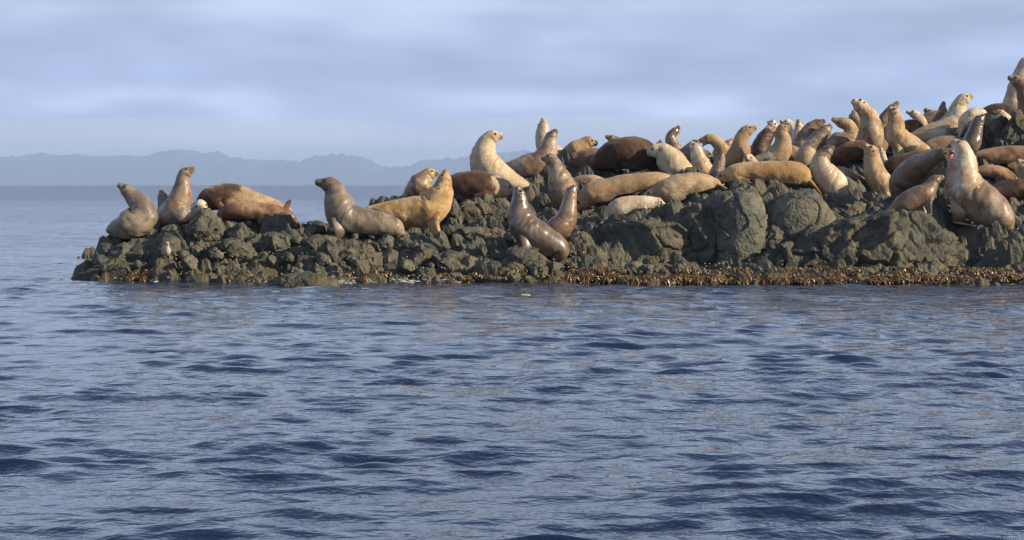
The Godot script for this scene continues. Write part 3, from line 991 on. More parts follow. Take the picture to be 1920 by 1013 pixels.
var LIONS := [
	# ---- left end
	{"l": "smooth grey brown sea lion curled at the tip of the rocks, head thrown back", "c": "grey", "m": "damp", "d": 41.7, "f": "L", "up": Vector3(0, -1, 0), "g": 2, "fl": 0, "hind": 0, "s": [[216, 430, 18], [238, 426, 29], [264, 410, 30], [265, 388, 23], [250, 371, 16], [239, 359, 12.5], [222, 344, 0]]},
	{"l": "small grey sea lion half hidden behind the curled sea lion at the rock tip", "c": "grey", "m": "dry", "d": 42.6, "f": "AL", "g": 2, "fl": 0, "s": [[335, 415, 16], [316, 402, 20], [309, 384, 14], [305, 371, 10], [301, 357, 0]]},
	{"l": "brown sea lion sitting tall beside the curled one, nose pointing up and right", "c": "brown", "m": "damp", "d": 42.4, "f": "R", "g": 2, "s": [[306, 406, 17, 0.3], [326, 396, 25], [337, 375, 24], [341, 352, 18], [342, 336, 13], [345, 326, 11.5], [364, 314, 0]]},
	{"l": "pale faced sea lion resting its chin on a boulder below the tall brown one", "c": "grey", "m": "dry", "d": 41.75, "f": "C", "g": 3, "fl": 0, "hind": 0, "two": [4.4, "cream"], "s": [[310, 412, 12, 0.3], [332, 408, 16], [356, 402, 15], [374, 388, 13.5], [384, 393, 0, -0.2]]},
	{"l": "large dark rumped sea lion sprawled on its side with tan back", "c": "dark", "m": "dry", "d": 43.1, "f": "R", "g": 5, "fl": 2, "two": [3.9, "tan"], "s": [[370, 386, 9], [394, 376, 24], [430, 370, 27], [476, 382, 23], [516, 392, 17], [532, 394, 12], [548, 398, 0]]},
	{"l": "brown sea lion lying in front of the sprawled tan one, hind flippers over a stone", "c": "rust", "m": "damp", "d": 42.4, "f": "L", "g": 5, "fl": 0, "extra": [[[424, 398, 7], [414, 388, 7], [408, 378, 5], [413, 371, 2]], [[536, 392, 6], [540, 382, 5], [545, 375, 2]]], "s": [[546, 408, 10], [524, 401, 15], [490, 398, 18], [455, 397, 19], [430, 398, 16], [418, 402, 12], [403, 410, 0]]},
	{"l": "grey brown sea lion sitting upright in profile facing left on jumbled stones", "c": "grey", "m": "damp", "d": 41.5, "f": "L", "g": 4, "sh": 6.2, "s": [[753, 438, 9], [738, 428, 20], [708, 421, 26], [676, 416, 28], [647, 407, 31], [634, 380, 27], [628, 360, 20], [621, 348, 15.5], [591, 339, 0]]},
	{"l": "golden sea lion bull with creased neck standing on its flippers, nose to the sky", "c": "gold", "m": "dry", "d": 42.2, "f": "R", "g": 0, "sh": 5.0, "s": [[692, 396, 11], [728, 400, 23], [768, 398, 28], [808, 391, 31], [826, 364, 24], [831, 348, 17], [833, 337, 13.5], [835, 318, 0]]},
	{"l": "dark bodied sea lion with pale face looking over the golden bull's back", "c": "brown", "m": "damp", "d": 45.2, "f": "R", "g": 2, "fl": 0, "two": [5.6, "tan"], "s": [[760, 368, 8], [776, 356, 17], [789, 344, 21], [797, 334, 16], [804, 327, 12], [822, 322, 0]]},
	# ---- middle
	{"l": "shaggy dark brown sea lion lying below the tall cream one, mottled pale face", "c": "dark", "m": "dry", "d": 44.5, "f": "R", "g": 4, "fl": 2, "two": [5.2, "cream"], "s": [[842, 348, 18], [868, 347, 26], [902, 348, 28], [930, 352, 23], [948, 354, 16], [966, 356, 0]]},
	{"l": "cream sea lion sitting tall with long neck, looking right over its own hip", "c": "cream", "m": "dry", "d": 45.4, "f": "L", "g": 2, "twist": 180, "fl": 0, "s": [[984, 350, 11], [950, 337, 23], [917, 316, 30], [908, 294, 27], [911, 272, 20], [920, 258, 14], [944, 253, 0]]},
	{"l": "slender pale sea lion rearing straight up with its back turned, topmost of the middle group", "c": "cream", "m": "damp", "d": 49.0, "f": "A", "g": 2, "fl": 0, "s": [[1066, 309, 13], [1048, 296, 19], [1026, 280, 18], [1018, 258, 14.5], [1018, 240, 11.5], [1020, 222, 0]]},
	{"l": "brown sea lion with raised head lying directly before the rearing pale one", "c": "wettan", "m": "damp", "d": 47.0, "f": "R", "g": 3, "sh": 4.6, "s": [[952, 314, 11], [980, 314, 22], [1008, 308, 24], [1024, 290, 20], [1030, 270, 15], [1033, 257, 11.5], [1043, 242, 0]]},
	{"l": "tan brown sea lion sitting upright above the wet pair, profile to the left", "c": "brown", "m": "damp", "d": 44.0, "f": "L", "g": 2, "s": [[1090, 378, 14, 0.4], [1064, 370, 25], [1053, 348, 25], [1045, 322, 18], [1038, 306, 14], [1033, 300, 12], [1015, 294, 0]]},
	{"l": "glossy wet dark sea lion in front of the wet pair, head raised", "c": "wet", "m": "wet", "d": 40.4, "f": "L", "g": 3, "sh": 4.8, "s": [[1040, 489, 9], [1048, 468, 22], [1018, 450, 28], [988, 430, 30], [975, 402, 24], [974, 380, 17], [973, 366, 12.5], [971, 349, 0]]},
	{"l": "glossy wet tan sea lion behind the wet pair's dark one, neck stretched up", "c": "wettan", "m": "wet", "d": 41.1, "f": "R", "g": 2, "s": [[1018, 444, 14, 0.2], [1042, 432, 22], [1060, 414, 22], [1066, 388, 16], [1069, 368, 13], [1071, 360, 11.5], [1077, 347, 0]]},
	{"l": "tan sea lion with bluish crown peering over the reddish bull from behind", "c": "tan", "m": "dry", "d": 48.5, "f": "R", "g": 2, "fl": 0, "s": [[1062, 288, 12], [1078, 281, 17], [1092, 274, 15], [1102, 267, 12], [1121, 268, 0]]},
	{"l": "brown sea lion lying against the flank of the huge reddish bull", "c": "brown", "m": "dry", "d": 47.2, "f": "L", "g": 3, "fl": 0, "s": [[1156, 310, 14], [1128, 301, 23], [1098, 301, 22], [1080, 300, 15], [1066, 304, 0]]},
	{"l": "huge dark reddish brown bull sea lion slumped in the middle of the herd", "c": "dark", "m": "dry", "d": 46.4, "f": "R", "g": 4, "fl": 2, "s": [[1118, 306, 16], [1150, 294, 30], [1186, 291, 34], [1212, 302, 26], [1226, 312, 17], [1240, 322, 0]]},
	{"l": "brown sea lion with nose poking up behind the reddish bull's shoulder", "c": "brown", "m": "dry", "d": 48.4, "f": "L", "g": 2, "fl": 0, "s": [[1190, 288, 14], [1170, 277, 15], [1156, 267, 12], [1149, 262, 9], [1136, 254, 0]]},
	{"l": "dark backed sea lion draped along the top of the reddish bull's far side", "c": "dark", "m": "dry", "d": 48.6, "f": "R", "g": 3, "fl": 0, "s": [[1160, 272, 11], [1186, 270, 15], [1210, 276, 14], [1226, 283, 9], [1240, 288, 0]]},
	{"l": "cream sea lion seen from behind, leaning its dark face against the reddish bull", "c": "cream", "m": "dry", "d": 45.9, "f": "L", "g": 3, "fl": 0, "s": [[1292, 320, 12], [1274, 312, 22], [1256, 300, 26], [1242, 287, 20], [1232, 283, 14], [1212, 286, 0]]},
	{"l": "sea lion showing only a snout tip over the leaning cream one's nape", "c": "brown", "m": "dry", "d": 48.6, "f": "R", "g": 1, "fl": 0, "s": [[1252, 296, 14], [1244, 283, 11], [1238, 273, 8], [1240, 263, 0]]},
	{"l": "slim wet sea lion standing tall above the leaning cream one, facing right", "c": "wettan", "m": "wet", "d": 50.0, "f": "R", "g": 2, "fl": 0, "s": [[1288, 296, 11, 0.3], [1270, 288, 16], [1260, 270, 13], [1258, 256, 10.5], [1264, 248, 8.5], [1275, 237, 0]]},
	{"l": "white throated sea lion stretching up before the two arguing ones", "c": "cream", "m": "wet", "d": 46.6, "f": "AL", "g": 2, "fl": 0, "s": [[1336, 322, 9], [1318, 313, 19], [1310, 297, 14.5], [1306, 283, 11.5], [1304, 279, 10.5], [1298, 266, 0]]},
	{"l": "tan sea lion arching its neck with jaws open at its neighbour", "c": "tan", "m": "dry", "d": 48.0, "f": "L", "g": 2, "fl": 0, "open": 1, "s": [[1372, 312, 12], [1360, 296, 16], [1351, 276, 13], [1340, 264, 11], [1331, 261, 10], [1311, 262, 0]]},
	{"l": "brown sea lion facing the open jawed tan one nose to nose", "c": "brown", "m": "dry", "d": 48.4, "f": "R", "g": 2, "fl": 0, "s": [[1276, 304, 12], [1286, 292, 15], [1294, 279, 11], [1302, 271, 9], [1315, 262, 0]]},
	{"l": "narrow brown sea lion pointing straight up before the arguing pair", "c": "brown", "m": "damp", "d": 45.2, "f": "R", "g": 2, "fl": 0, "s": [[1336, 338, 10], [1343, 326, 13], [1349, 309, 11], [1352, 298, 8.5], [1354, 287, 0]]},
	{"l": "small pale sea lion's head raised behind the arguing pair, facing right", "c": "cream", "m": "dry", "d": 49.6, "f": "R", "g": 1, "fl": 0, "s": [[1346, 290, 12], [1358, 279, 11], [1366, 271, 9], [1374, 260, 0]]},
	{"l": "tan sea lion sitting with S shaped neck over the golden sleeper, facing right", "c": "tan", "m": "dry", "d": 47.4, "f": "R", "g": 2, "fl": 0, "s": [[1358, 307, 11], [1374, 300, 18], [1387, 286, 20], [1389, 265, 14.5], [1395, 251, 12.5], [1401, 246, 11.5], [1418, 237, 0]]},
	{"l": "dark sea lion roaring with a pink open mouth behind the thick necked tan one", "c": "dark", "m": "damp", "d": 48.2, "f": "L", "g": 2, "fl": 0, "open": 1, "two": [5.6, "cream"], "s": [[1414, 302, 14], [1422, 286, 18], [1432, 264, 16], [1443, 247, 12], [1450, 239, 10], [1450, 224, 0]]},
	{"l": "thick necked mottled tan sea lion sitting behind the golden sleeper", "c": "tan", "m": "dry", "d": 46.7, "f": "R", "g": 2, "fl": 0, "s": [[1418, 304, 11], [1440, 299, 17], [1462, 286, 21], [1468, 266, 16], [1466, 251, 13], [1467, 244, 11.5], [1480, 237, 0]]},
	{"l": "cream sea lion's head in profile to the left on the skyline by a white one", "c": "cream", "m": "dry", "d": 51.2, "f": "L", "g": 1, "fl": 0, "s": [[1496, 262, 13], [1487, 243, 11], [1478, 232, 8.5], [1463, 226, 0]]},
	{"l": "whitish sea lion standing like a post on the skyline", "c": "cream", "m": "damp", "d": 50.6, "f": "CL", "g": 1, "fl": 0, "s": [[1488, 288, 14], [1491, 270, 12], [1496, 250, 10], [1498, 238, 8.5], [1497, 224, 0]]},
	{"l": "brown sea lion with hunched dark body beside the white post like one", "c": "brown", "m": "dry", "d": 49.4, "f": "R", "g": 2, "fl": 0, "s": [[1480, 306, 13], [1496, 288, 18], [1508, 262, 17], [1520, 244, 14], [1531, 234, 11], [1547, 225, 0]]},
	{"l": "two toned sea lion with dark eye, nose raised right before the hunched brown one", "c": "cream", "m": "damp", "d": 47.4, "f": "R", "g": 2, "fl": 0, "two": [4.6, "brown"], "s": [[1500, 312, 12, 0.3], [1508, 298, 18], [1520, 279, 17], [1534, 260, 15], [1547, 246, 11.5], [1559, 234, 0]]},
	{"l": "brown and white sea lion sitting hunched at the foot of the golden sleeper", "c": "cream", "m": "damp", "d": 43.7, "f": "L", "g": 2, "twist": 170, "fl": 0, "two": [6.2, "brown"], "s": [[1584, 368, 10], [1568, 352, 26], [1549, 332, 27], [1540, 312, 22], [1541, 298, 17], [1549, 286, 12.5], [1563, 273, 0]]},
	{"l": "long golden sea lion asleep on its belly on top of the big round boulder", "c": "gold", "m": "dry", "d": 43.6, "f": "L", "g": 6, "fl": 2, "s": [[1514, 336, 14], [1498, 328, 23], [1464, 325, 24], [1428, 324, 22], [1396, 324, 20], [1372, 328, 17], [1358, 331, 12.5], [1341, 337, 0]]},
	{"l": "small pale sea lion head peeping over the golden sleeper's back", "c": "cream", "m": "dry", "d": 45.6, "f": "CL", "g": 1, "fl": 0, "s": [[1418, 316, 12], [1411, 306, 11], [1405, 297, 9], [1398, 294, 0, -0.2]]},
	{"l": "long tan sea lion stretched out on its belly above the wet pair", "c": "tan", "m": "dry", "d": 43.6, "f": "L", "g": 6, "fl": 2, "s": [[1252, 338, 12], [1226, 340, 18], [1186, 346, 20], [1144, 354, 21], [1110, 364, 21], [1094, 376, 16], [1078, 392, 0]]},
	{"l": "tan sea lion with shaded belly lying up the slope against the round boulder", "c": "tan", "m": "dry", "d": 43.3, "f": "L", "g": 5, "fl": 2, "s": [[1342, 344, 10], [1314, 344, 20], [1276, 350, 24], [1244, 360, 21], [1224, 366, 14], [1204, 368, 0]]},
	{"l": "cream and brown young sea lion dozing at the edge of the dark cliff", "c": "cream", "m": "dry", "d": 42.6, "f": "R", "g": 5, "fl": 2, "s": [[1142, 403, 12], [1160, 391, 19], [1184, 384, 17], [1212, 381, 13.5], [1232, 381, 11.5], [1248, 384, 0]]},
	{"l": "dark mottled sea lion lying low behind the long tan one", "c": "brown", "m": "dry", "d": 45.2, "f": "R", "g": 4, "fl": 0, "s": [[1072, 344, 7], [1090, 340, 11], [1114, 340, 12], [1132, 344, 9], [1148, 348, 0]]},
	# ---- right
	{"l": "tan sea lion looking left with lowered cheek beside the great nose up one", "c": "tan", "m": "dry", "d": 49.0, "f": "L", "g": 2, "fl": 0, "s": [[1572, 292, 14], [1588, 272, 18], [1596, 250, 15], [1592, 236, 12.5], [1582, 231, 11], [1559, 224, 0]]},
	{"l": "sea lion with pale crown just showing behind the great nose up one's throat", "c": "grey", "m": "dry", "d": 51.2, "f": "AL", "g": 1, "fl": 0, "s": [[1618, 256, 14], [1607, 233, 12], [1601, 222, 10], [1604, 207, 0]]},
	{"l": "great sea lion with white nape pointing its nose up and left on the ridge", "c": "brown", "m": "dry", "d": 47.9, "f": "L", "g": 2, "two": [4.0, "tan"], "s": [[1654, 280, 14, 0.5], [1634, 264, 25], [1634, 240, 22], [1628, 218, 17], [1619, 204, 14.5], [1613, 199, 13.5], [1599, 187, 0]]},  # brown lower body is a shadow from its neighbours, painted into the coat
	{"l": "brown sea lion looking up and right behind the tall tan one with spread flipper", "c": "brown", "m": "dry", "d": 49.6, "f": "R", "g": 2, "fl": 0, "s": [[1644, 268, 14], [1652, 244, 16], [1661, 223, 13.5], [1672, 207, 10], [1684, 190, 0]]},
	{"l": "tiny pale sea lion head between the great nose up one and its neighbour", "c": "cream", "m": "dry", "d": 51.4, "f": "L", "g": 1, "fl": 0, "s": [[1650, 256, 11], [1650, 238, 9.5], [1648, 226, 7.5], [1644, 214, 0]]},
	{"l": "tall tan sea lion sitting on straight foreflipper with cream flank", "c": "tan", "m": "dry", "d": 46.8, "f": "L", "g": 2, "fl": 1, "sh": 4.4, "s": [[1738, 280, 8], [1718, 275, 16], [1696, 266, 20], [1680, 252, 20], [1680, 232, 16], [1678, 218, 13.5], [1676, 212, 12.5], [1667, 200, 0]]},
	{"l": "cream necked sea lion glancing left on the ridge before a dark back", "c": "cream", "m": "dry", "d": 50.2, "f": "L", "g": 1, "fl": 0, "s": [[1722, 268, 14], [1731, 247, 11.5], [1727, 227, 10], [1716, 215, 8.5], [1700, 208, 0]]},
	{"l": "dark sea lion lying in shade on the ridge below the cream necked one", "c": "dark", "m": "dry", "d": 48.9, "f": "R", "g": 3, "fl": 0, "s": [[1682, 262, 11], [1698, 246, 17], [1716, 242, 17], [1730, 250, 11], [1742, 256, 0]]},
	{"l": "stubby grey sea lion head farthest back on the ridge", "c": "grey", "m": "dry", "d": 53.4, "f": "L", "g": 1, "fl": 0, "s": [[1748, 244, 14], [1746, 226, 12], [1743, 214, 9.5], [1735, 203, 0]]},
	{"l": "narrow brown sea lion pointing straight up on the ridge by a cream bull", "c": "brown", "m": "dry", "d": 51.2, "f": "CR", "g": 1, "fl": 0, "s": [[1752, 250, 14], [1761, 228, 12], [1767, 210, 9], [1769, 190, 0]]},
	{"l": "big cream sea lion with shaded chest and long outstretched flipper, looking right", "c": "cream", "m": "dry", "d": 48.3, "f": "R", "g": 3, "fl": 0, "extra": [[[1700, 262, 8, -0.3], [1740, 255, 10, -0.5], [1776, 247, 7, -0.5], [1808, 241, 2, -0.5]]], "s": [[1702, 264, 10], [1736, 254, 17], [1772, 241, 21], [1792, 223, 20], [1797, 205, 17], [1803, 192, 14], [1806, 188, 12.5], [1824, 178, 0]]},
	{"l": "cream sea lion with bent neck and lowered head behind the wet upright one", "c": "cream", "m": "dry", "d": 47.6, "f": "R", "g": 2, "fl": 0, "s": [[1808, 232, 13], [1822, 219, 15], [1836, 216, 13.5], [1844, 223, 11], [1848, 238, 0]]},
	{"l": "wet shiny brown sea lion upright against the standing rock slabs", "c": "wet", "m": "wet", "d": 46.0, "f": "R", "g": 2, "fl": 0, "s": [[1800, 284, 12, 0.3], [1820, 272, 17], [1827, 254, 15], [1831, 238, 12.5], [1836, 226, 10], [1845, 215, 0]]},
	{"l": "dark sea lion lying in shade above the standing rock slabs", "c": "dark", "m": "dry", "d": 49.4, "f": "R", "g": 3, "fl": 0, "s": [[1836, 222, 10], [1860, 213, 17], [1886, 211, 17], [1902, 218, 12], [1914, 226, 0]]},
	{"l": "small pale sea lion face lit in front of the dark one above the slabs", "c": "cream", "m": "dry", "d": 48.2, "f": "L", "g": 1, "fl": 0, "s": [[1892, 232, 11], [1884, 222, 10], [1877, 214, 8.5], [1867, 207, 0]]},
	{"l": "largest cream sea lion towering at the top of the ridge", "c": "cream", "m": "dry", "d": 50.4, "f": "R", "g": 2, "fl": 0, "s": [[1884, 232, 16], [1898, 204, 21], [1906, 172, 18], [1916, 142, 17], [1924, 122, 14.5], [1938, 104, 0]]},
	{"l": "brown and cream sea lion looking left before the towering cream one", "c": "brown", "m": "dry", "d": 48.6, "f": "L", "g": 2, "fl": 0, "s": [[1946, 246, 18], [1930, 214, 20], [1922, 180, 15], [1917, 162, 12.5], [1908, 153, 11], [1891, 143, 0]]},
	{"l": "massive brown bull sea lion sitting with pale creased neck behind the low dark dome", "c": "wettan", "m": "damp", "d": 42.7, "f": "AL", "g": 3, "sh": 5.2, "two": [5.4, "cream"], "s": [[1893, 428, 11, -0.35], [1880, 412, 26, -0.3], [1850, 388, 37, -0.15], [1818, 364, 40], [1806, 334, 33], [1805, 304, 26], [1803, 283, 19], [1793, 262, 0]]},
	{"l": "dark grey sea lion lunging with pink mouth open at the massive bull", "c": "wet", "m": "damp", "d": 43.3, "f": "R", "g": 2, "open": 1, "fl": 0, "s": [[1682, 364, 14], [1690, 344, 23], [1712, 322, 27, -0.2], [1738, 304, 20, -0.7], [1754, 295, 15, -1.1], [1765, 290, 13, -1.3], [1789, 281, 0, -1.4]]},
	{"l": "young light brown sea lion lying on the crown of the low dark dome, head lifted", "c": "wettan", "m": "damp", "d": 41.3, "f": "R", "g": 4, "fl": 1, "sh": 5.0, "perch": 1, "s": [[1672, 396, 5], [1690, 385, 17], [1714, 373, 21], [1734, 362, 19], [1746, 349, 13], [1752, 339, 10.5], [1770, 330, 0]]},
	{"l": "tan chested sea lion rearing with closed eyes next to the lunging dark one", "c": "tan", "m": "dry", "d": 45.2, "f": "L", "g": 2, "s": [[1682, 370, 14, 0.3], [1660, 352, 22], [1643, 330, 21], [1637, 306, 17.5], [1635, 290, 14.5], [1633, 285, 13], [1621, 270, 0]]},
	{"l": "slight pale sea lion neck and head behind the tan chested one's nape", "c": "cream", "m": "dry", "d": 46.4, "f": "CL", "g": 1, "fl": 0, "s": [[1676, 336, 12], [1666, 320, 9], [1658, 302, 7], [1654, 287, 6.5], [1651, 276, 0]]},
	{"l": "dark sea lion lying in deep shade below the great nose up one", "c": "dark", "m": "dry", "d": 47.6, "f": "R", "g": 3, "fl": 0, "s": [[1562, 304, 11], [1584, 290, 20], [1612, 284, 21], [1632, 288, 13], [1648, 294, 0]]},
	{"l": "reddish tan sea lion lying stretched out under the standing slabs", "c": "rust", "m": "dry", "d": 46.0, "f": "R", "g": 4, "fl": 2, "s": [[1830, 294, 10], [1852, 294, 16], [1886, 293, 19], [1920, 294, 21], [1944, 296, 14], [1964, 298, 0]]},
	{"l": "rusty brown sea lion lying lower, between the reddish tan one and the massive bull", "c": "rust", "m": "dry", "d": 45.2, "f": "R", "g": 4, "fl": 0, "s": [[1830, 322, 8], [1852, 322, 13], [1878, 326, 14], [1896, 334, 10], [1910, 338, 0]]},
	{"l": "tan sea lion raising its muzzle behind the massive bull's back", "c": "tan", "m": "dry", "d": 44.6, "f": "L", "g": 1, "fl": 0, "s": [[1948, 350, 18], [1930, 330, 16], [1918, 313, 11], [1908, 298, 0]]},
	{"l": "reddish sea lion stretched flat behind the hunched brown and white one", "c": "rust", "m": "damp", "d": 45.6, "f": "L", "g": 4, "fl": 0, "s": [[1622, 340, 5], [1602, 334, 10], [1580, 326, 13], [1562, 324, 11], [1550, 322, 0]]},
	{"l": "brown sea lion lying packed between the two toned one and the great nose up one", "c": "brown", "m": "damp", "d": 48.6, "f": "L", "g": 3, "fl": 0, "s": [[1604, 278, 12], [1584, 268, 19], [1562, 266, 17], [1552, 262, 11], [1540, 254, 0]]},
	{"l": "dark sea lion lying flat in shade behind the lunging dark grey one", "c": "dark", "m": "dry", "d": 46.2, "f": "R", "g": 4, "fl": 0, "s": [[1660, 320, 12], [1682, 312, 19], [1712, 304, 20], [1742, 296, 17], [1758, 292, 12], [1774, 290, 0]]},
	{"l": "brown sea lion lying with its back showing under the outstretched cream flipper", "c": "brown", "m": "dry", "d": 47.4, "f": "R", "g": 4, "fl": 0, "s": [[1726, 286, 11], [1748, 278, 17], [1776, 272, 18], [1798, 270, 14], [1808, 270, 10], [1822, 272, 0]]},
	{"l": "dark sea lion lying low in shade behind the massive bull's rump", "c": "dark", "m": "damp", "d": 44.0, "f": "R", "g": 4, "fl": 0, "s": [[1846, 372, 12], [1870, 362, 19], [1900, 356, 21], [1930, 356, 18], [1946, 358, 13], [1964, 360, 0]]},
	{"l": "tan sea lion lying curled against the thick necked tan one on its far side", "c": "tan", "m": "dry", "d": 49.0, "f": "R", "g": 3, "fl": 0, "s": [[1378, 300, 12], [1404, 290, 17], [1430, 288, 17], [1446, 286, 11], [1460, 282, 0]]},
	{"l": "brown sea lion lying at the feet of the white post like one", "c": "brown", "m": "dry", "d": 48.4, "f": "L", "g": 3, "fl": 0, "s": [[1520, 298, 12], [1498, 288, 17], [1476, 284, 16], [1464, 280, 11], [1452, 274, 0]]},
	{"l": "grey sea lion slumped behind the white throated one, only its back showing", "c": "grey", "m": "dry", "d": 49.2, "f": "R", "g": 3, "fl": 0, "s": [[1256, 304, 12], [1280, 294, 16], [1306, 292, 16], [1324, 292, 11], [1338, 292, 0]]},
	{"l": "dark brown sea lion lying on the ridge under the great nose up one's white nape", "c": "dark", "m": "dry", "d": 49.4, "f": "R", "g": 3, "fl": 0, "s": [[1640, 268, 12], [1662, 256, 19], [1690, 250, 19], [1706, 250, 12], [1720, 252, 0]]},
	{"l": "brown sea lion lying on the ridge behind the narrow upright one", "c": "brown", "m": "dry", "d": 52.2, "f": "R", "g": 3, "fl": 0, "s": [[1722, 238, 11], [1744, 226, 16], [1772, 222, 16], [1788, 220, 11], [1802, 216, 0]]},
]

# ---------------------------------------------------------------- gull
func make_gull() -> void:
	var p := at(312, 497, 40.3)
	p.y = 0.33
	var root := Node3D.new()
	root.name = "gull"
	add_child(root)
	tag(root, "young speckled pale brown gull standing on a ledge near the rock tip", "gull")
	root.position = p
	root.rotation.y = -1.25
	root.scale = Vector3.ONE * 1.35
	var v := PackedVector3Array()
	var idx := PackedInt32Array()
	var col := PackedColorArray()
	# body from tail to bill base, facing +x
	var path := [Vector3(-0.15, 0.09, 0), Vector3(-0.09, 0.13, 0), Vector3(-0.02, 0.18, 0), Vector3(0.03, 0.23, 0), Vector3(0.05, 0.275, 0), Vector3(0.065, 0.31, 0), Vector3(0.085, 0.318, 0), Vector3(0.108, 0.312, 0)]
	var rad := [0.012, 0.038, 0.066, 0.062, 0.042, 0.036, 0.034, 0.012]
	var seg := 16
	var rows := 0
	for k in path.size() - 1:
		for s in (5 if k == path.size() - 2 else 4):
			var t := s / 4.0
			var a := maxi(k - 1, 0)
			var d := mini(k + 2, path.size() - 1)
			var c := crv3(path[a], path[k], path[k + 1], path[d], t)
			var tg := (crv3(path[a], path[k], path[k + 1], path[d], t + 0.05) - crv3(path[a], path[k], path[k + 1], path[d], t - 0.05)).normalized()
			var r := maxf(crv(rad[a], rad[k], rad[k + 1], rad[d], t), 0.004)
			var up := (Vector3.UP - tg * tg.y).normalized()
			for q in seg:
				var an := TAU * q / seg
				var pt := c + Vector3(0, 0, 1) * cos(an) * r * 0.92 + up * sin(an) * r
				v.append(pt)
				var n := noise_b.get_noise_3d(pt.x * 60.0, pt.y * 60.0, pt.z * 60.0)
				var cc := Vector3(0.42, 0.37, 0.31).lerp(Vector3(0.22, 0.18, 0.14), smoothstep(0.0, 0.2, n))
				col.append(Color(cc.x, cc.y, cc.z))
			rows += 1
	for r in rows - 1:
		for q in seg:
			var i := r * seg + q
			var j := r * seg + (q + 1) % seg
			idx.append_array(PackedInt32Array([i, i + seg, j, j, i + seg, j + seg]))
	inst("body", to_mesh(v, idx, col), M.feather, root)
	for side in [-1.0, 1.0]:
		var wv := PackedVector3Array()
		var wi := PackedInt32Array()
		var wc := PackedColorArray()
		limb(wv, wi, wc, [Vector3(0.03, 0.23, 0.045 * side), Vector3(-0.03, 0.18, 0.066 * side), Vector3(-0.11, 0.125, 0.045 * side), Vector3(-0.18, 0.08, 0.012 * side)], [0.03, 0.05, 0.034, 0.006], [0.012, 0.014, 0.01, 0.004], Vector3.UP, [Vector3(0.27, 0.22, 0.18), Vector3(0.2, 0.16, 0.12), Vector3(0.36, 0.31, 0.26)], 3.0, Vector3.ZERO)
		inst("wing", to_mesh(wv, wi, wc), M.feather, root)
		var lv := PackedVector3Array()
		var li := PackedInt32Array()
		var lc := PackedColorArray()
		limb(lv, li, lc, [Vector3(0.0, 0.14, 0.028 * side), Vector3(-0.008, 0.07, 0.03 * side), Vector3(0.0, 0.006, 0.03 * side), Vector3(0.05, 0.002, 0.034 * side)], [0.012, 0.006, 0.008, 0.022], [0.01, 0.006, 0.006, 0.004], Vector3(0, 0, 1), COATS.tan, 1.0, Vector3.ZERO)
		inst("leg", to_mesh(lv, li, lc), M.gull_leg, root)
		var e := inst("eye", sphere_mesh, M.eye, root)
		e.position = Vector3(0.085, 0.324, 0.029 * side)
		e.scale = Vector3.ONE * 0.006
	var bv := PackedVector3Array()
	var bi := PackedInt32Array()
	var bc := PackedColorArray()
	limb(bv, bi, bc, [Vector3(0.098, 0.314, 0), Vector3(0.133, 0.31, 0), Vector3(0.158, 0.302, 0)], [0.014, 0.010, 0.003], [0.011, 0.008, 0.003], Vector3.UP, COATS.dark, 1.0, Vector3.ZERO)
	inst("bill", to_mesh(bv, bi, bc), M.beak, root)

# ---------------------------------------------------------------- rockweed, shells, foam
func multi(called: String, m: Mesh, mat: Material, xf: Array, cols: Array, label: String, category: String) -> void:
	var mm := MultiMesh.new()
	mm.transform_format = MultiMesh.TRANSFORM_3D
	mm.use_colors = cols.size() > 0
	mm.mesh = m
	mm.instance_count = xf.size()
	for i in xf.size():
		mm.set_instance_transform(i, xf[i])
		if cols.size() > 0: mm.set_instance_color(i, cols[i])
	var o := MultiMeshInstance3D.new()
	o.name = called
	o.multimesh = mm
	o.material_override = mat
	add_child(o)
	tag(o, label, category, "", "stuff")

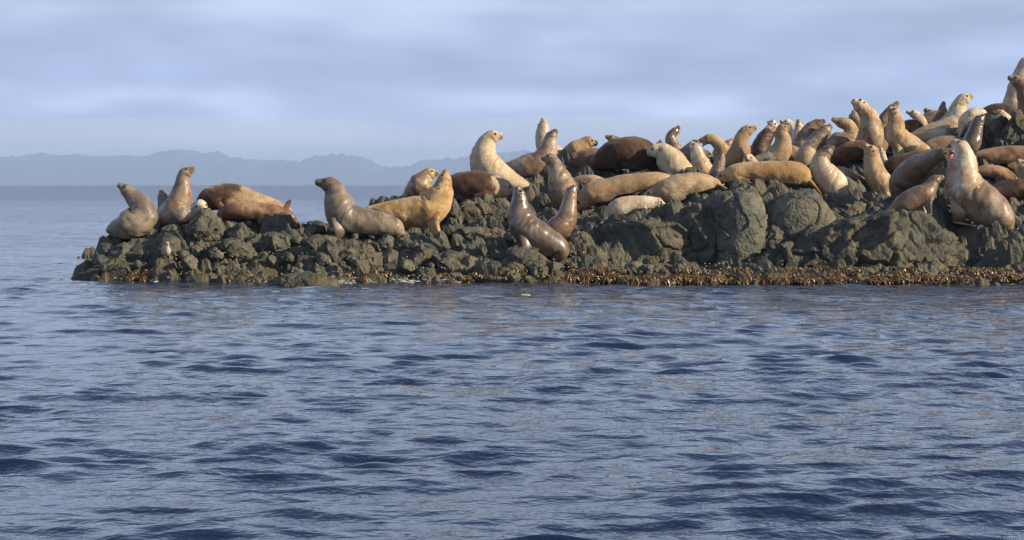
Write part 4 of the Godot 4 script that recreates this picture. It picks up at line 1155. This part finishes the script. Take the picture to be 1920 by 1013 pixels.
func make_shore() -> void:
	var rng := RandomNumberGenerator.new()
	rng.seed = 5
	# a tuft of forked leathery blades
	var v := PackedVector3Array()
	var idx := PackedInt32Array()
	var col := PackedColorArray()
	for b in 9:
		var ang := TAU * b / 9.0 + rng.randf_range(-0.3, 0.3)
		var dir := Vector3(cos(ang), 0, sin(ang))
		var out := rng.randf_range(0.35, 1.0)
		var hgt := rng.randf_range(0.35, 0.8)
		limb(v, idx, col, [Vector3.ZERO, dir * out * 0.4 + Vector3(0, hgt, 0), dir * out * 0.85 + Vector3(rng.randf_range(-0.15, 0.15), hgt * 0.75, rng.randf_range(-0.15, 0.15)), dir * out * 1.1 + Vector3(0, -0.1, 0)], [0.05, 0.13, 0.15, 0.06], [0.03, 0.03, 0.03, 0.02], dir.cross(Vector3.UP), [Vector3.ONE, Vector3.ONE, Vector3.ONE], 0.0, Vector3.ZERO)
	for k in col.size(): col[k] = Color.WHITE
	var tuft := to_mesh(v, idx, col)
	var xf := []
	var cols := []
	var tries := 0
	while xf.size() < 1500 and tries < 60000:
		tries += 1
		var px := rng.randf_range(200, 1960)
		var dens := 1.0 if px > 1060 else 0.13
		if rng.randf() > dens: continue
		var d := rng.randf_range(38.3, 40.2)
		var x := (px - 960.0) / FOCAL * d
		var y := ground_y(x, -d)
		var patch := noise_a.get_noise_2d(x * 2.0, d * 2.0)
		if y < -0.05 or y > 0.11 + 0.24 * patch: continue
		if px < 1060 and patch < 0.1: continue
		if noise_b.get_noise_2d(x * 3.0 + 9.0, d * 3.0) < -0.14: continue
		var s := rng.randf_range(0.07, 0.15)
		var bs := Basis(Vector3.UP, rng.randf() * TAU).rotated(Vector3.RIGHT, rng.randf_range(-0.2, 0.5)).scaled(Vector3(s, s * 0.8, s))
		xf.append(Transform3D(bs, Vector3(x, y + 0.035, -d)))
		var c := Vector3(0.11, 0.06, 0.016).lerp(Vector3(0.035, 0.018, 0.008), rng.randf()).lerp(Vector3(0.20, 0.12, 0.025), pow(rng.randf(), 3.0))
		cols.append(Color(c.x, c.y, c.z))
	multi("rockweed", tuft, M.weed, xf, cols, "golden brown rockweed fringing the waterline of the rocks", "seaweed")
	# barnacles and bits of shell
	var bm := rock_mesh(1, Vector3(1, 0.8, 1), 4, 900, [], 0.0, Vector3.ZERO, 1.0)
	var bx := []
	var bcol := []
	tries = 0
	while bx.size() < 600 and tries < 60000:
		tries += 1
		var px := rng.randf_range(180, 1900)
		var d := rng.randf_range(38.6, 41.0)
		var x := (px - 960.0) / FOCAL * d
		var y := ground_y(x, -d)
		if y < 0.02 or y > 0.55: continue
		if noise_b.get_noise_2d(x * 2.0 + 70.0, d * 2.0) < 0.06: continue
		var s := rng.randf_range(0.008, 0.022)
		bx.append(Transform3D(Basis(Vector3.UP, rng.randf() * TAU).scaled(Vector3(s, s, s)), Vector3(x, y + 0.07 + rng.randf_range(-0.03, 0.06), -d)))
		var g := rng.randf_range(0.16, 0.4)
		bcol.append(Color(g, g * 0.93, g * 0.8))
	for k in bm.get_surface_count(): pass
	var arr := bm.surface_get_arrays(0)
	var white := PackedColorArray()
	white.resize(arr[Mesh.ARRAY_VERTEX].size())
	white.fill(Color.WHITE)
	arr[Mesh.ARRAY_COLOR] = white
	var bm2 := ArrayMesh.new()
	bm2.add_surface_from_arrays(Mesh.PRIMITIVE_TRIANGLES, arr)
	multi("barnacles", bm2, M.shell, bx, bcol, "pale barnacles and shell bits scattered on the low rocks", "barnacles")
	# foam where small waves break
	var fm := rock_mesh(1, Vector3(1, 0.7, 1), 0, 901, [], 0.0, Vector3.ZERO, 1.0)
	var fx := []
	for spot in [[232, 525, 40.2, 26, 130], [820, 529, 39.2, 36, 260], [770, 530, 39.1, 26, 120], [700, 529, 39.3, 26, 130], [640, 533, 38.7, 24, 70], [1180, 531, 38.9, 10, 15], [1060, 532, 38.8, 16, 40], [480, 531, 39.0, 20, 40], [300, 528, 39.5, 20, 40]]:
		for k in int(spot[4] * 0.8):
			var px: float = spot[0] + rng.randfn() * spot[3] * 0.55
			var d: float = spot[2] + rng.randfn() * 0.12
			var x := (px - 960.0) / FOCAL * d
			var s := 0.006 + 0.018 * pow(rng.randf(), 2.0)
			fx.append(Transform3D(Basis.IDENTITY.scaled(Vector3(s * 1.8, s * 0.6, s * 1.4)), Vector3(x, rng.randf_range(0.0, 0.02) + maxf(0.0, rng.randfn() * 0.035), -d)))
	multi("foam", fm, M.foam, fx, [], "white foam where small waves break on the low rocks", "foam")

# ---------------------------------------------------------------- far shore
func make_hills() -> void:
	var rng := RandomNumberGenerator.new()
	rng.seed = 3
	# skyline heights as [pixel column, pixel row] at a distance
	var ridges := [
		["hills", "far hazy forested hills along the horizon", 16000.0, [[-700, 300], [-350, 285], [-120, 296], [0, 295], [40, 296], [75, 290], [130, 292], [170, 294], [230, 293], [275, 293], [300, 287], [345, 281], [366, 282], [372, 293], [385, 288], [410, 286], [440, 297], [490, 301], [560, 303], [600, 293], [650, 290], [690, 298], [715, 314], [760, 312], [800, 302], [850, 297], [900, 290], [945, 286], [985, 284], [1040, 292], [1120, 300], [1300, 296], [1600, 290], [2000, 300], [2400, 296], [2800, 310]]],
	]
	for rd in ridges:
		var d: float = rd[2]
		var pts: Array = rd[3]
		var v := PackedVector3Array()
		var idx := PackedInt32Array()
		var col := PackedColorArray()
		var cols := 900
		var rows := 14
		var pxa: float = pts[0][0]
		var pxb: float = pts[-1][0]
		for r in rows:
			var f := float(r) / (rows - 1)          # 0 shore, 0.7 crest, 1 behind
			for c in cols:
				var px := lerpf(pxa, pxb, float(c) / (cols - 1))
				var k := 0
				while k < pts.size() - 2 and px > pts[k + 1][0]: k += 1
				var t: float = clampf((px - pts[k][0]) / (pts[k + 1][0] - pts[k][0]), 0.0, 1.0)
				var py := lerpf(pts[k][1], pts[k + 1][1], t * t * (3.0 - 2.0 * t))
				var top := at(px, py, d)
				var prof := sin(minf(f / 0.7, 1.0) * PI * 0.5) if f <= 0.7 else cos((f - 0.7) / 0.3 * 1.2)
				var depth := (f - 0.7) * 2600.0
				var x := (px - 960.0) / FOCAL * (d + depth * 0.0) 
				var rough := noise_a.get_noise_2d(x * 0.007, depth * 0.007) * 15.0 + noise_b.get_noise_2d(x * 0.018, depth * 0.018 + 7.0) * 22.0
				v.append(Vector3(x, maxf(-3.0, (top.y + rough * 1.3) * prof - 2.0 * (1.0 - prof)), -d - depth))
				var g := rng.randf_range(0.7, 1.3)
				col.append(Color(0.025 * g, 0.04 * g, 0.03 * g))
		for r in rows - 1:
			for c in cols - 1:
				var a := r * cols + c
				idx.append_array(PackedInt32Array([a, a + cols, a + 1, a + 1, a + cols, a + cols + 1]))
		var o := inst(rd[0], to_mesh(v, idx, col), M.hill, self)
		tag(o, rd[1], "hills", "", "structure")

func make_mist() -> void:
	for q in [[640, 286, 18500.0, 5200.0, 330.0], [330, 252, 19500.0, 5600.0, 360.0], [1150, 250, 19000.0, 4200.0, 380.0], [60, 275, 18800.0, 3600.0, 260.0]]:
		var f := FogVolume.new()
		f.name = numbered("cloud_bank")
		f.shape = RenderingServer.FOG_VOLUME_SHAPE_ELLIPSOID
		f.size = Vector3(q[3], q[4], 1500.0)
		var m := FogMaterial.new()
		m.density = 0.0006
		m.albedo = Color(0.93, 0.96, 1.0)
		f.material = m
		f.position = at(q[0], q[1], q[2])
		add_child(f)
		tag(f, "low bank of pale cloud hanging over the far hills", "cloud", "banks of low cloud", "stuff")

# ---------------------------------------------------------------- build
func _ready() -> void:
	# camera, sky, sun, exposure
	var cam := Camera3D.new()
	cam.name = "camera"
	cam.position = Vector3(0, EYE, 0)
	cam.rotation.x = -PITCH
	cam.fov = rad_to_deg(2.0 * atan(506.5 / FOCAL))
	cam.near = 0.5
	cam.far = 40000.0
	add_child(cam)
	cam.current = true
	var env := Environment.new()
	env.background_mode = Environment.BG_SKY
	env.sky = make_sky()
	env.background_energy_multiplier = 0.655
	env.tonemap_mode = Environment.TONE_MAPPER_LINEAR
	env.tonemap_exposure = 1.72
	env.sdfgi_enabled = true
	env.ssao_enabled = true
	env.ssil_enabled = true
	env.fog_enabled = true
	env.volumetric_fog_enabled = true
	env.volumetric_fog_density = 0.0
	env.fog_density = 0.0001
	env.fog_light_color = Color(0.73, 0.84, 1.0)
	var we := WorldEnvironment.new()
	we.name = "environment"
	we.environment = env
	add_child(we)
	var sun := DirectionalLight3D.new()
	sun.name = "sun"
	sun.light_energy = 1.6
	sun.light_color = Color(1.0, 0.92, 0.79)
	sun.light_angular_distance = 0.6
	sun.shadow_enabled = true
	add_child(sun)
	sun.look_at_from_position(Vector3.ZERO, -Vector3(0.84, 0.40, 0.27), Vector3.UP)

	noise_a.seed = 1
	noise_a.frequency = 0.5
	noise_a.fractal_octaves = 3
	noise_b.seed = 2
	noise_b.frequency = 0.8
	noise_b.fractal_octaves = 4
	crack.seed = 6
	crack.noise_type = FastNoiseLite.TYPE_CELLULAR
	crack.frequency = 1.5
	crack.cellular_return_type = FastNoiseLite.RETURN_DISTANCE2_SUB
	crack.fractal_type = FastNoiseLite.FRACTAL_NONE
	cell_a = crack.duplicate()
	cell_a.cellular_return_type = FastNoiseLite.RETURN_CELL_VALUE
	cell_b = cell_a.duplicate()
	cell_b.seed = 61
	cell_b.frequency = 4.2
	sphere_mesh = SphereMesh.new()
	sphere_mesh.radius = 1.0
	sphere_mesh.height = 2.0
	sphere_mesh.radial_segments = 16
	sphere_mesh.rings = 8
	make_materials()
	# setting
	make_water()
	make_hills()
	make_mist()
	for L in LIONS: lion_ground(L)
	build_ground_grid()
	var islet := make_ground()
	make_boulders(islet)
	make_stones(islet)
	# animals
	var ev := PackedVector3Array()
	var ei := PackedInt32Array()
	var ec := PackedColorArray()
	limb(ev, ei, ec, [Vector3.ZERO, Vector3(0, 0.6, 0.05), Vector3(0, 1.0, -0.1)], [0.28, 0.24, 0.04], [0.2, 0.16, 0.03], Vector3(1, 0, 0), [Vector3(0.2, 0.13, 0.08), Vector3(0.2, 0.13, 0.08), Vector3(0.2, 0.13, 0.08)], 0.0, Vector3.ZERO)
	M.ear = to_mesh(ev, ei, ec)
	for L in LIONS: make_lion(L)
	make_gull()
	make_shore()
